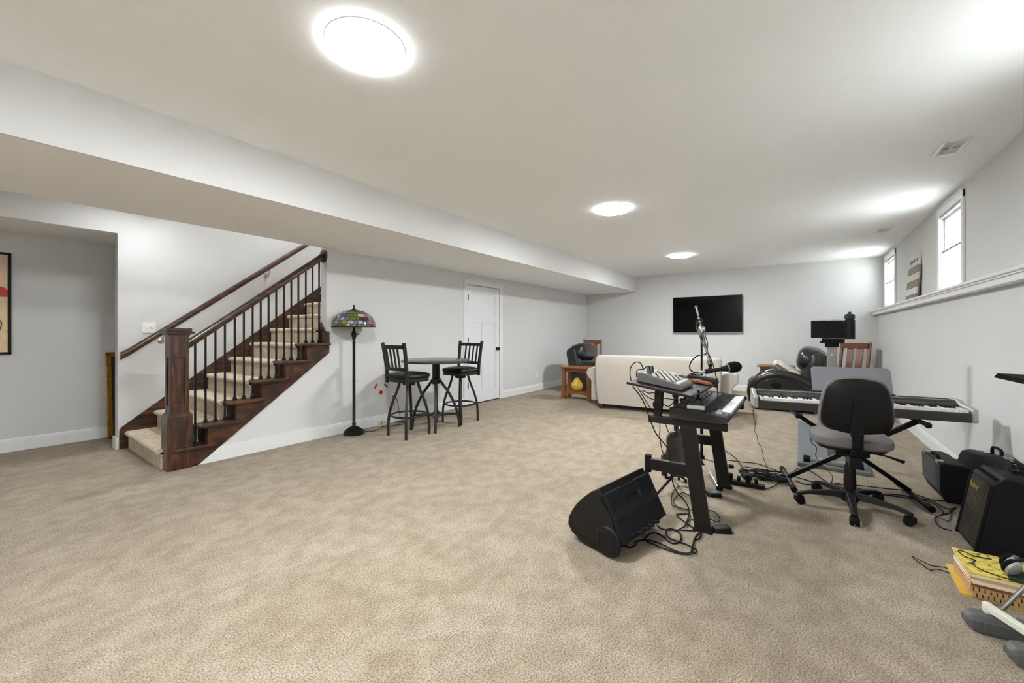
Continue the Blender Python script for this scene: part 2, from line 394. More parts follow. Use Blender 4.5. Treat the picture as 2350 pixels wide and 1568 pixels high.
landing = thing('ceiling_light','small round ceiling light over the foot of the stairs behind the soffit','ceiling light',(1.04,5.22,ZC),0,'flush round ceiling lights')
MB().lathe([(.001,0),(.11,0),(.11,-.004),(.105,-.016),(.098,-.018),(.098,-.012),(.001,-.012)], 32).build('trim_ring','trim',landing,smooth=True)
MB().lathe([(.097,-.014),(.09,-.02),(.05,-.024),(.001,-.025)], 32).build('diffuser','lamp_diffuser_small',landing,smooth=True)
up = thing('ceiling_light','unseen round ceiling light added high above the stairs to light them','ceiling light',(3.1,5.2,5.0),0,'flush round ceiling lights')  # out of view, added to brighten the stairwell
MB().lathe([(.001,0),(.185,0),(.185,-.006),(.18,-.010),(.001,-.010)], 40).build('trim_ring','trim',up,smooth=True)
MB().lathe([(.165,-.028),(.155,-.031),(.13,-.034),(.09,-.036),(.001,-.037)], 40).build('diffuser','lamp_diffuser',up,smooth=True)
def vent(x, y, label):
    t = thing('ceiling_vent', label, 'vent', (x, y, ZC), 0, 'ceiling air vents')
    f = MB(); f.box(-.15, .15, -.075, -.052, -.008, 0); f.box(-.15, .15, .052, .075, -.008, 0); f.box(-.15, -.125, -.052, .052, -.008, 0); f.box(.125, .15, -.052, .052, -.008, 0)
    f.build('frame', 'trim', t, bevel=.002)
    for k in range(9): MB().box(-.125, .125, -.0055, .0055, -.001, .001, Tr(0, -.046+k*.0115, -.004) @ Rx(38 if k < 5 else -38)).build('slat', 'trim', t)
    MB().box(-.004, .004, -.052, .052, -.007, -.001).build('divider', 'mid_grey', t)
    MB().box(-.01, .01, -.008, .008, -.016, -.006).build('lever', 'trim', t)
vent(4.25, -.90, 'white louvred ceiling vent nearer the camera by the right wall')
vent(7.12, -.905, 'small far white ceiling vent above the farther window')

# ================================================================== STAIRCASE
RUN, RISE = .2345, .183
st = thing('staircase', 'carpeted staircase with dark stained wood railing rising along the left wall', 'staircase', (0,0,0))
nose = [(0, -.02)] + [(-.0+.022-.022*math.cos(R(a)), -.022+.022*math.sin(R(a))) for a in range(10, 91, 20)]
for k in range(1, 13):
    xn, zt = 1.02+RUN*(k-1), RISE*k
    pr = [(xn+.30, zt-.05), (xn+.05, zt-.05), (xn+.018, zt-.048)]
    for a in range(-90, 91, 20): pr.append((xn+.026-.026*math.cos(R(a)), zt-.026+.024*math.sin(R(a))))
    pr += [(xn+.30, zt)]
    MB().prism(pr, 'y', 4.615, 5.765).build('tread', 'stair_carpet', st, smooth=True)
    MB().box(xn+.032, xn+.07, 4.615, 5.765, zt-RISE, zt-.03).build('riser', 'stair_carpet', st)
def xr(k): return 1.1315+.2325*(k-1)
def zt(k): return .183*k+.004
po = [(1.24, 0), (1.29, 0), (2.557, .985), (2.557, zt(6)-.03)]
for k in range(6, 1, -1): po += [(xr(k), zt(k)-.03), (xr(k), zt(k-1)-.03)]
po += [(1.24, zt(1)-.03)]
MB().prism(po, 'y', 4.492, 4.612).build('stringer', 'dark_wood', st, bevel=.003)
for k in range(1, 7):
    x0 = xr(k)-.078 if k > 1 else 1.105; x1 = xr(k)+.262
    c = MB(); pr = [(x1, zt(k)-.03), (x0+.012, zt(k)-.03)] + [(x0+.012-.012*math.cos(R(a)), zt(k)-.015+.015*math.sin(R(a))) for a in range(-60, 91, 30)] + [(x1, zt(k))]
    c.prism(pr, 'y', 4.452, 4.472 if k == 1 else 4.62)
    if k == 1: c.box(1.24, x1, 4.46, 4.62, zt(1)-.03, zt(1))
    o = c.build('tread_cap', 'dark_wood_h', st, bevel=.006)
    if k > 1: MB().box(xr(k)-.03, x1-.03, 4.474, 4.493, zt(k)-.047, zt(k)-.029).build('cove', 'dark_wood_h', o, bevel=.004)
# skirt board along the inner wall
sk = [(.984, 0), (1.06, 0), (3.9, 2.12), (3.9, 2.50), (1.0, .23), (.984, .20)]
MB().prism(sk, 'y', 5.762, 5.779).build('skirt_board', 'dark_wood_h', st)
# newel post
nw = MB(Tr(1.157, 4.567, 0)); nw.box(-.091, .091, -.091, .091, 0, .478)
n0 = nw.build('newel_base', 'dark_wood_v', st, bevel=.004)
MB(Tr(1.157, 4.567, 0)).loft([[(-.091,-.091,.478),(.091,-.091,.478),(.091,.091,.478),(-.091,.091,.478)], [(-.074,-.074,.502),(.074,-.074,.502),(.074,.074,.502),(-.074,.074,.502)]]).build('newel_collar', 'dark_wood_v', n0)
sh = MB(Tr(1.157, 4.567, 0)); h = .069
for sx in (-1, 1):
    for sy in (-1, 1): sh.box(min(sx*h, sx*.038), max(sx*h, sx*.038), min(sy*h, sy*.038), max(sy*h, sy*.038), .50, 1.21)
sh.box(-h+.001, h-.001, -h+.001, h-.001, .50, .57); sh.box(-h+.001, h-.001, -h+.001, h-.001, 1.0, 1.21)
n1 = sh.build('newel_shaft', 'dark_wood_v', st, bevel=.003)
MB(Tr(1.157, 4.567, 0)).box(-h+.012, h-.012, -h+.012, h-.012, .56, 1.01).build('recessed_panel', 'dark_wood_v', n1)
cp = MB(Tr(1.157, 4.567, 0)); cp.box(-.078, .078, -.078, .078, 1.195, 1.212); cp.box(-.104, .104, -.104, .104, 1.212, 1.232); cp.box(-.088, .088, -.088, .088, 1.232, 1.262)
cp.build('newel_cap', 'dark_wood_h', n1, bevel=.006)
# hand rail
def rail_ring(p, w=.031, hh=.034):
    pr = [(-w,-.2*hh),(-w*.75,-hh),(w*.75,-hh),(w,-.2*hh),(w*.95,.45*hh),(w*.55,hh),(-w*.55,hh),(-w*.95,.45*hh)]
    return [(p[0], p[1]+a, p[2]+b*1.25) for a, b in pr]
MB().loft([rail_ring((1.222, 4.562, 1.106)), rail_ring((2.522, 4.562, 2.132))]).build('hand_rail', 'dark_wood_h', st, smooth=True)
MB().lathe([(.001,-.012),(.07,-.012),(.08,-.004),(.08,.006),(.001,.006)], 24, M=Tr(2.521, 4.562, 2.126) @ Ry(90)).build('rosette', 'dark_wood_v', st, smooth=True)
def rail_z(x): return 1.106+(x-1.222)*(2.132-1.106)/1.3
bx = [1.288]+[1.368+.0785*i for i in range(3)]+[1.609+.08*i for i in range(3)]+[1.845+.076*i for i in range(3)]+[2.077+.077*i for i in range(3)]+[2.314+.0775*i for i in range(3)]
for i, x in enumerate(bx):
    k = 1 if i == 0 else 2+(i-1)//3; za, zb = zt(k), rail_z(x)-.034; y = 4.562
    m = MB(); tw = (i % 3 == 1); r = .0074
    if not tw: m.tube([(x,y,za),(x,y,zb)], r, 4, sq=(1,0,0))
    else:
        rings = []; L = zb-za
        for j in range(60):
            t = j/59; z = za+L*t; a = 0 if t < .36 else (t-.36)/.26*math.pi*5 if t < .62 else math.pi*5
            rings.append([(x+r*1.414*math.cos(a+math.pi/4+q*math.pi/2), y+r*1.414*math.sin(a+math.pi/4+q*math.pi/2), z) for q in range(4)])
        m.loft(rings)
    b = m.build('baluster', 'iron', st)
    MB().loft([[(x+s*a, y+s*c, z) for a, c in ((-1,-1),(1,-1),(1,1),(-1,1))] for s, z in ((.016,za),(.016,za+.012),(.011,za+.018),(.013,za+.024),(.009,za+.034))]).build('shoe', 'iron', b)
# wood at the top end where the railing meets the wall
MB().prism([(4.512,zt(6)),(4.632,zt(6)),(4.632,zt(6)+.25),(4.615,zt(6)+.245),(4.512,zt(6)+.13)], 'x', 2.508, 2.529).build('end_board', 'dark_wood_v', st)
MB().box(2.529, 2.56, 4.492, 4.512, zt(6), zt(6)+.135).build('end_block', 'dark_wood_v', st, bevel=.003)
# inner wall hand rail on brackets
hr = thing('wall_handrail', 'dark wooden handrail on brackets along the pale stairwell wall', 'handrail', (.979, 5.70, .98))
pts = [(0,0,0), (.06,0,.038), (2.55,0,1.995)]
hm = MB(); hm.loft([[(p[0]*0+q[0]+p[0]*0, q[1], q[2]) for q in rail_ring(p, .027, .03)] for p in pts]); hm.build('rail', 'dark_wood_h', hr, smooth=True)
for x in (.345, 1.43, 2.45):
    z = .038+(x-.06)*.786-.035
    b = MB(); b.lathe([(.001,0),(.032,0),(.032,.006),(.012,.012),(.001,.012)], 16, M=Tr(x, .079, z-.075) @ Rx(90)); b.tube([(x,.07,z-.075),(x,.02,z-.07),(x,.0,z-.04),(x,0,z)], .008, 8, sub=4)
    b.build('bracket', 'nickel', hr, smooth=True)

# ================================================================== LEFT SIDE: switch, hall pictures
sw = thing('light_switch', 'white double toggle light switch plate on the stair wall', 'light switch', (1.221, YS, 1.275))
MB().box(-.057, .057, -.006, 0, -.058, .058).build('plate', 'white_plastic', sw, bevel=.004)
for x in (-.023, .023): MB().box(x-.005, x+.005, -.018, -.004, -.008, .016, ).build('toggle', 'white_plastic', sw, bevel=.002)
def outlet(x, z, label):
    t = thing('wall_outlet', label, 'outlet', (x, YL, z), 0, 'outlets on the left wall')
    MB().box(-.036, .036, -.006, 0, -.058, .058).build('plate', 'white_plastic', t, bevel=.003)
    for dz in (-.022, .022):
        MB().lathe([(.001,-.008),(.016,-.008),(.016,0)], 14, M=Tr(0,0,dz) @ Rx(-90) @ Matrix.Scale(-1,4,(0,0,1))).build('socket', 'cream', t)
    return t
outlet(3.47, .33, 'white wall outlet behind the left bar stool with a plug in it')
outlet(7.15, .34, 'white wall outlet between the door and the black recliner')
# abstract flower picture in the hall (generic)
fp = thing('framed_painting', 'tall black framed painting with red blossoms on a pale yellow ground', 'painting', (-.02, YH, 1.518))
f = MB(); W2, H2 = .337, .517
for a in ((-W2,-W2+.022,-H2,H2),(W2-.022,W2,-H2,H2)): f.box(a[0],a[1],-.032,0,a[2],a[3])
f.box(-W2,W2,-.032,0,-H2,-H2+.022); f.box(-W2,W2,-.032,0,H2-.022,H2); f.build('frame','frame_black',fp,bevel=.002)
def canvas_mat():
    m = mat('painted_canvas', (220,206,160), .8); n = m.node_tree; b = n.nodes['Principled BSDF']
    t = n.nodes.new('ShaderNodeTexCoord'); mp = n.nodes.new('ShaderNodeMapping'); mp.inputs['Scale'].default_value = (5,1,1.1); n.links.new(t.outputs['Object'], mp.inputs[0])
    z = n.nodes.new('ShaderNodeTexNoise'); z.inputs['Scale'].default_value = 3.2; z.inputs['Detail'].default_value = 6; z.inputs['Distortion'].default_value = .8; n.links.new(mp.outputs[0], z.inputs['Vector'])
    r = n.nodes.new('ShaderNodeValToRGB'); e = r.color_ramp.elements; e[0].position = .3; e[0].color = lin((196,164,104)); e[1].position = .75; e[1].color = lin((206,206,182))
    k = e.new(.5); k.color = lin((226,210,166)); k = e.new(.62); k.color = lin((232,186,158)); n.links.new(z.outputs[0], r.inputs[0]); n.links.new(r.outputs[0], b.inputs['Base Color'])
canvas_mat()
cv = MB().box(-W2+.02,W2-.02,-.02,-.005,-H2+.02,H2-.02).build('canvas','painted_canvas',fp)
def blob(cx, cz, rx, rz, seed):
    rg = random.Random(seed); pts = []
    for j in range(22):
        a = 2*math.pi*j/22; q = 1+.16*math.sin(3*a+seed)+rg.uniform(-.08,.08); pts.append((cx+rx*q*math.cos(a), cz+rz*q*math.sin(a)))
    return MB().prism(pts, 'y', -.0225, -.0195)
for i, (cx, cz, rx, rz) in enumerate(((.25,.115,.085,.055),(-.1,.2,.1,.06),(.05,-.02,.05,.035))): blob(cx,cz,rx,rz,i+3).build('blossom','red_ink',cv)
for i, p in enumerate((((.215,-.022,.06),(.21,-.022,-.06),(.19,-.022,-.2)), ((-.1,-.022,.15),(-.06,-.022,-.1),(-.08,-.022,-.3)), ((.24,-.022,-.14),(.275,-.022,-.2),(.255,-.022,-.3)))):
    MB().tube(p, .004, 6, sub=6).build('stem', 'dark_canvas' if i < 2 else 'dark_red', cv)
# gold frame leaning at the end of the hall
gf = thing('picture_frame', 'gold framed dark picture leaning on the hall wall beside the opening', 'picture frame', (1.30, 6.425, 0), 0, rx=-7)
f = MB(); w_, h_ = .30, 1.0
f.box(-w_,-w_+.05,0,.03,0,h_); f.box(w_-.05,w_,0,.03,0,h_); f.box(-w_,w_,0,.03,0,.05); f.box(-w_,w_,0,.03,h_-.05,h_); f.build('frame','gold_frame',gf,bevel=.006)
MB().box(-w_+.04,w_-.04,.012,.022,.04,h_-.04).build('picture','dark_canvas',gf)

# ================================================================== STAINED GLASS FLOOR LAMP
lp = thing('floor_lamp', 'stained glass floor lamp with dark bronze pole beside the stairs', 'lamp', (2.79, 4.36, 0))
bm_ = MB(); bm_.lathe([(.001,0),(.118,0),(.122,.012),(.112,.024),(.118,.03),(.09,.05),(.05,.075),(.03,.095),(.018,.10),(.018,.12)], 40); bs = bm_.build('base','bronze',lp,smooth=True)
for k in range(20):
    a = 2*math.pi*k/20; MB().tube([(.112*math.cos(a),.112*math.sin(a),.030),(.085*math.cos(a),.085*math.sin(a),.054),(.04*math.cos(a),.04*math.sin(a),.084)],.006,6,sub=3).build('flute','bronze',bs,smooth=True)
MB().lathe([(.001,.11),(.022,.11),(.022,.13),(.0165,.14),(.0165,.62),(.018,.63),(.018,.645),(.0165,.655),(.0165,1.09),(.02,1.10),(.012,1.125),(.024,1.16),(.03,1.195),(.027,1.225),(.014,1.25),(.012,1.27),(.011,1.48)], 20).build('pole','bronze',lp,smooth=True)
for s in (-1,1):
    ch = MB().tube([(s*.045,-.01,1.33),(s*.045,-.01,1.205)],.0012,5).build('pull_chain','bronze',lp); MB().sell((s*.045,-.01,1.20),(.014,.014,.016),1,1,10,8).build('pull_knob','bronze',ch,smooth=True)
shd = MB().lathe([(.248,1.288),(.252,1.288),(.252,1.297),(.248,1.297)], 48).build('shade','bronze',lp,smooth=True)
def dome(t):  # t 0 rim .. 1 crown
    a = t*R(78); return (.246*math.cos(a)**.9, 1.297+.195*math.sin(a))
GC = {}
for n_, c_ in dict(glass_green=(70,84,48), glass_olive=(96,108,44), glass_blue=(66,72,112), glass_violet=(104,94,124), glass_pale=(160,164,168), glass_rose=(150,110,104), glass_ruby=(78,36,44), glass_amber=(150,128,70), glass_lime=(134,150,60)).items():
    GC[n_] = mat(n_, c_, .15, var=.25, vscale=60, coat=.6)
rows = [(0,.10,24,['glass_green','glass_olive']), (.10,.26,24,['glass_violet','glass_green','glass_lime','glass_blue','glass_pale','glass_rose']), (.26,.44,24,['glass_blue','glass_violet','glass_ruby','glass_rose','glass_pale','glass_olive']), (.44,.62,18,['glass_pale','glass_blue','glass_amber','glass_pale','glass_rose','glass_olive']), (.62,.80,12,['glass_pale','glass_ruby','glass_pale','glass_olive']), (.80,.97,8,['glass_green','glass_pale'])]
gj = random.Random(4); BND = [[k+(ri % 2)*.5+gj.uniform(-.3,.3) for k in range(r_[2])] for ri, r_ in enumerate(rows)]
for ri, (t0, t1_, n, cs) in enumerate(rows):
    for k in range(n):
        rings = []; b0 = BND[ri][k]; b1 = BND[ri][k+1] if k < n-1 else BND[ri][0]+n
        for ti, t in enumerate((t0+.006, (t0+t1_)/2, t1_-.006)):
            r, z = dome(t); rings.append([((r-dr)*math.cos(2*math.pi*(b0+(b1-b0)*q)/n), (r-dr)*math.sin(2*math.pi*(b0+(b1-b0)*q)/n), z-dr*.4) for q, dr in ((.03,0),(.35,-.001),(.65,-.001),(.97,0),(.97,.004),(.03,.004))])
        MB().loft(rings).build('glass_piece', GC[cs[gj.randrange(len(cs))]], shd, smooth=True)
lead = MB()
for t in (.0,.10,.26,.44,.62,.80,.97):
    r, z = dome(t); lead.tube([(r*math.cos(2*math.pi*j/36), r*math.sin(2*math.pi*j/36), z) for j in range(36)], .0028, 5, closed=True)
for ri, (t0, t1_, n, cs) in enumerate(rows):
    for k in range(n):
        a = 2*math.pi*BND[ri][k]/n; lead.tube([(dome(t)[0]*math.cos(a), dome(t)[0]*math.sin(a), dome(t)[1]) for t in (t0,(t0+t1_)/2,t1_)], .0022, 4)
lead.build('lead_came','bronze',shd)
MB().lathe([(.06,1.487),(.045,1.497),(.02,1.51),(.008,1.52),(.006,1.525),(.011,1.533),(.011,1.545),(.003,1.56)], 16).build('finial','bronze',lp,smooth=True)
# lamp cord to the outlet
lc = thing('lamp_cord', 'thin black lamp cord trailing from the floor lamp to the wall outlet', 'cord')
MB().tube([(2.9,4.33,.01),(3.0,4.28,.005),(3.1,4.31,.005),(3.18,4.36,.006),(3.3,4.33,.006),(3.42,4.28,.006),(3.5,4.30,.01),(3.44,4.36,.02),(3.40,4.38,.03),(3.50,4.33,.03),(3.56,4.38,.02),(3.53,4.42,.05),(3.53,4.44,.12),(3.52,4.46,.24),(3.49,4.46,.34),(3.475,4.475,.352)], .0035, 6, sub=6).build('cord','cable',lc,smooth=True)
MB().box(3.455,3.49,4.47,4.503,.342,.365).build('plug','black_plastic',lc,bevel=.003)
# small wall stickers and gadget by the skirting
tag(MB(Tr(3.2,YL,.52) @ Ry(-62)).sell((0,-.002,0),(.085,.004,.028),1,.8,16,6).build('wall_sticker','red_ink'),'small red wall sticker between the lamp and the left stool','sticker',group='wall stickers')
tag(MB(Tr(3.36,YL,.51) @ Ry(40)).sell((0,-.002,0),(.085,.004,.026),1,.8,16,6).build('wall_sticker','blue_ink'),'small blue wall sticker beside the left stool','sticker',group='wall stickers')
rs = thing('wall_sticker','round orange and red wall sticker under the red and blue ones','sticker',(3.28,YL,.43),0,'wall stickers')
MB().lathe([(.001,0),(.034,0),(.034,.003),(.001,.003)],20,M=Rx(90)).build('disc','orange_ink',rs); MB().lathe([(.001,.003),(.02,.003),(.02,.005),(.001,.005)],14,M=Rx(90)).build('centre','dark_red',rs)
for dx, lb in ((0,'cream coloured plug-in gadget on the floor against the skirting, left of its twin'),(.055,'cream coloured plug-in gadget on the floor against the skirting, right of its twin')):
    g = thing('plug_gadget',lb,'gadget',(3.235+dx,4.465,0),0,'gadgets by the skirting'); MB().box(-.02,.02,-.025,.025,0,.062).build('body','cream',g,bevel=.006); MB().box(-.012,.012,-.028,-.024,.03,.05).build('vent','paper_tan',g)

# ================================================================== PUB TABLE AND STOOLS
pt = thing('pub_table', 'round dark pub table on curved metal legs between two stools', 'table', (3.6,3.8,0))
MB().lathe([(.001,.845),(.42,.845),(.438,.852),(.44,.868),(.43,.875),(.001,.876)],48).build('table_top','tabletop',pt,smooth=True)
for s in (-1,1): MB().box(-.02+s*.028,.02+s*.028,-.02,.02,.56,.846).build('column','gunmetal',pt,bevel=.004)
MB().box(-.10,.10,-.10,.10,.838,.848).build('mounting_plate','gunmetal',pt)
feet = []
for q in range(4):
    a = R(45+90*q); cx, cy = math.cos(a), math.sin(a)
    p = [(r*cx,r*cy,z) for r,z in ((.03,.64),(.075,.57),(.16,.45),(.235,.30),(.28,.15),(.295,.06),(.30,0))]
    MB().tube(p,.0165,4,sub=5,sq=(-cy,cx,0)).build('leg','gunmetal',pt); feet.append((.275*cx,.275*cy,.17))
for q in range(4):
    a, b = Vector(feet[q]), Vector(feet[(q+1) % 4]); m_ = (a+b)/2; m_ = Vector((m_.x*.38,m_.y*.38,.17))
    MB().tube([a,(a*.62+m_*.38)+Vector((0,0,0)),m_,(b*.62+m_*.38),b],.011,4,sub=5,sq=(0,0,1)).build('stretcher','gunmetal',pt)
def stool(label, loc, rz):
    t = thing('bar_stool',label,'stool',loc,rz,'bar stools at the pub table')
    MB().sell((.0,0,.712),(.43,.43,.085),.75,.55,32,10).build('seat','leather_seat',t,smooth=True)
    MB().sell((0,0,.668),(.40,.40,.05),.2,.5,32,6).build('seat_frame','gunmetal',t,smooth=True)
    MB().cyl((0,0,.60),(0,0,.66),.07,.09).build('swivel','gunmetal',t)
    for q in range(4):
        a = R(45+90*q); cx, cy = math.cos(a), math.sin(a)
        MB().tube([(r*cx,r*cy,z) for r,z in ((.10,.65),(.135,.53),(.185,.40),(.222,.27),(.238,.14),(.238,0))],.0145,4,sub=5,sq=(-cy,cx,0)).build('leg','gunmetal',t)
    MB().tube([(.205*math.cos(2*math.pi*j/32),.205*math.sin(2*math.pi*j/32),.245) for j in range(32)],.011,8,closed=True).build('foot_ring','gunmetal',t,smooth=True)
    for s in (-1,1):
        MB().tube([(-.17,s*.185,.63),(-.178,s*.187,.80),(-.205,s*.197,1.0),(-.225,s*.203,1.105)],.0155,4,sub=4,sq=(0,1,0)).build('back_post','gunmetal',t)
    for z, hh in ((1.055,.022),(.80,.018)):
        x = -.178-(z-.8)*.165
        MB().tube([(x,-.19,z),(x-.022,-.1,z),(x-.03,0,z),(x-.022,.1,z),(x,.19,z)],hh,4,sub=4,sq=(0,0,1)).build('back_rail','gunmetal',t).scale = (1,1,1)
    for y in (-.105,-.035,.035,.105): MB().tube([(-.20,y*.95,.80),(-.245,y,1.05)],.0085,4,sq=(0,1,0)).build('slat','gunmetal',t)
    return t
stool('black metal bar stool at the left of the pub table, nearer the floor lamp',(3.15,3.79,0),-2)
stool('black metal bar stool right of the pub table, in front of the white door',(4.05,3.795,0),181)

# ================================================================== FAR SIDE: TV, SOFA, RECLINERS, TABLES, CHAIRS
tv = thing('television','wide black flat screen television on the far wall','television',(9.545,1.647,1.622),0)
TVM = Ry(-1.2)
MB(TVM).box(-.02,.02,-.685,.685,-.398,.398).build('bezel','black_plastic',tv,bevel=.004)
MB(TVM).box(-.023,-.019,-.675,.675,-.386,.388).build('screen','tv_screen',tv)
MB(TVM).box(-.024,.015,-.685,.685,-.404,-.396).build('silver_strip','silver_plastic',tv)
MB().box(.015,.055,-.2,.2,-.2,.2).build('wall_mount','black_metal',tv)

so = thing('sofa','long cream fabric sofa seen from behind, facing the television','sofa',(6.006,2.685,0),-83.55)
L_ = 1.82
rings = []
for (z,v0,v1,du) in ((.08,.02,.30,.05),(.2,.012,.30,.03),(.45,.0,.28,.01),(.66,-.005,.26,0),(.80,.0,.24,0),(.845,.03,.20,.02),(.862,.08,.15,.06)):
    rr = .04 if z < .8 else .05
    rings.append([(du,v0+rr,z),(du+rr*.3,v0+rr*.3,z),(du+rr,v0,z),(L_-du-rr,v0,z),(L_-du-rr*.3,v0+rr*.3,z),(L_-du,v0+rr,z),(L_-du,v1,z),(du,v1,z)])
MB().loft(rings).build('back','sofa_fabric',so,smooth=True)
MB().box(.02,L_-.02,.1,.86,.09,.30).build('base','sofa_fabric',so,bevel=.02)
for i in range(3): MB().sell((.32+.59*i,.56,.385),(.585,.66,.19),.35,.3,24,10).build('seat_cushion','sofa_fabric',so,smooth=True)
for i in range(3): MB(Tr(.32+.59*i,.29,.64) @ Rx(-10)).sell((0,0,0),(.58,.2,.42),.45,.4,24,12).build('back_cushion','sofa_fabric',so,smooth=True)
for s in (0,1):
    m = MB(); M_ = Tr(0,0,0) if s == 0 else Tr(L_,0,0) @ Matrix.Scale(-1,4,(1,0,0))
    pr = [(.06,.09),(-.13,.09),(-.13,.42)]+[(-.095+.115*math.cos(R(a)),.545+.10*math.sin(R(a))) for a in range(215,-1,-20)]+[(.04,.50),(.06,.40)]
    m.prism(pr,'y',.22,.90,M_); a = m.build('arm','sofa_fabric',so,smooth=True,bevel=.015)
for u in (.10,L_-.10):
    for v in (.07,.82): MB().loft([[(u+q*x,v+q*y,z) for x,y in ((-1,-1),(1,-1),(1,1),(-1,1))] for q,z in ((.03,0),(.042,.085))]).build('foot','dark_wood_v',so)

def recliner(name,label,loc,rz,lean):
    t = thing(name,label,'recliner',loc,rz,'black leather recliners')
    MB().box(-.40,.40,-.38,.38,.05,.30).build('base','matte_black',t,bevel=.02)
    MB().box(-.38,.38,-.36,.36,0,.05).build('plinth','matte_black',t)
    MB().sell((.10,0,.38),(.66,.70,.22),.45,.35,24,12).build('seat_cushion','leather',t,smooth=True)
    MB().sell((.40,0,.27),(.20,.70,.42),.5,.35,24,12).build('footrest','leather',t,smooth=True)
    for s in (-1,1):
        pr = [(-.44,.05),(.38,.05),(.40,.30),(.36,.40),(.27,.48),(.12,.535),(-.06,.53),(-.22,.47),(-.34,.39),(-.44,.33)]
        a = MB().prism(pr,'y',s*.34,s*.45).build('arm','leather',t,smooth=True,bevel=.025)
        MB().tube([(.425,s*.40,.18),(.43,s*.40,.30),(.385,s*.40,.415),(.27,s*.40,.51),(.12,s*.40,.568),(-.06,s*.40,.56),(-.22,s*.40,.50),(-.35,s*.40,.41),(-.46,s*.40,.34)],[.05,.06,.066,.068,.07,.07,.068,.06,.045],12,sub=5).build('arm_pad','leather',a,smooth=True)
        MB(Tr(.09,s*.452,.40) @ Rx(90)).lathe([(.001,-.01),(.06,-.01),(.07,0),(.06,.012),(.042,.012),(.036,.004),(.001,.004)],24,squash=.65).build('recline_button','matte_black',a,smooth=True)
    B = Tr(-.27,0,.38) @ Ry(-lean)
    MB(B).sell((-.02,0,.22),(.24,.72,.56),.5,.35,24,14).build('lower_back','leather',t,smooth=True)
    MB(B).sell((.02,0,.43),(.36,.78,.40),.75,.4,28,16).build('head_cushion','leather',t,smooth=True)
    MB(B).sell((-.13,0,.28),(.12,.80,.60),.5,.3,24,14).build('back_shell','leather',t,smooth=True)
    for s in (-1,1): MB(B).sell((-.05,s*.36,.27),(.20,.10,.56),.6,.6,18,12).build('back_wing','leather',t,smooth=True)
    return t
recliner('recliner','black leather recliner on the right, tipped back behind the digital piano',(7.87,.20,0),90,13)
recliner('recliner','black leather recliner on the left, behind the wooden side table',(7.80,3.40,0),-90,13)
pw = thing('throw_pillow','pale printed pillow with tan edge lying in the right recliner','pillow',(7.76,.13,.615),90)
MB(Ry(-36)).sell((0,0,0),(.50,.46,.15),.8,.35,24,12).build('cover','pillow_print',pw,smooth=True)
MB(Ry(-36)).box(-.20,.20,.222,.234,-.03,.01).build('band','cushion_back',pw,bevel=.004)

def side_table(label,loc,rz,lx,ly,h):
    t = thing('side_table',label,'side table',loc,rz,'mission style side tables')
    MB().box(-lx/2-.04,lx/2+.04,-ly/2-.04,ly/2+.04,h-.026,h).build('top','oak_flat',t,bevel=.005)
    for sx in (-1,1):
        for sy in (-1,1):
            MB().loft([[(sx*(lx/2-.03)+q*x,sy*(ly/2-.028+dz)+q*y,z) for x,y in ((-1,-1),(1,-1),(1,1),(-1,1))] for q,z,dz in ((.036,0,.012),(.03,.2,.004),(.026,h-.026,0))]).build('leg','oak',t)
    for sx in (-1,1):
        ar = [(-ly/2+.04,h-.026),(ly/2-.04,h-.026),(ly/2-.04,h-.115)]+[((ly/2-.05)*math.cos(R(a)),h-.115+.032*math.sin(R(a))) for a in range(15,180,15)]+[(-ly/2+.04,h-.115)]
        MB().prism(ar,'x',sx*(lx/2-.035)-.01,sx*(lx/2-.035)+.01).build('apron','oak_flat',t)
        a2 = [(-ly/2+.04,.145),(ly/2-.04,.145),(ly/2-.04,.075)]+[((ly/2-.05)*math.cos(R(a)),.075+.022*math.sin(R(a))) for a in range(15,180,15)]+[(-ly/2+.04,.075)]
        MB().prism(a2,'x',sx*(lx/2-.035)-.01,sx*(lx/2-.035)+.01).build('lower_rail','oak_flat',t)
    MB().box(-lx/2+.03,lx/2-.03,-ly/2+.03,ly/2-.03,.13,.15).build('shelf','oak_flat',t)
    return t
side_table('wooden side table with lower shelf at the left end of the sofa',(6.73,3.315,0),4,.32,.53,.59)
side_table('wooden side table mostly hidden beyond the right recliner',(8.80,.34,0),0,.36,.5,.62)
va = thing('vase','yellow faceted ceramic vase on the shelf of the side table','vase',(6.68,3.33,.151))
n = 12; prof = [(.05,0),(.085,.03),(.107,.075),(.11,.105),(.096,.145),(.062,.195),(.036,.222),(.032,.233),(.05,.248)]
rings = []
for i,(r,z) in enumerate(prof):
    rings.append([(r*(1+(.06 if (i+j) % 2 and 0 < i < 6 else 0))*math.cos(2*math.pi*(j+.5*(i % 2))/n), r*(1+(.06 if (i+j) % 2 and 0 < i < 6 else 0))*math.sin(2*math.pi*(j+.5*(i % 2))/n), z) for j in range(n)])
MB().loft(rings).build('body','yellow_ceramic',va)

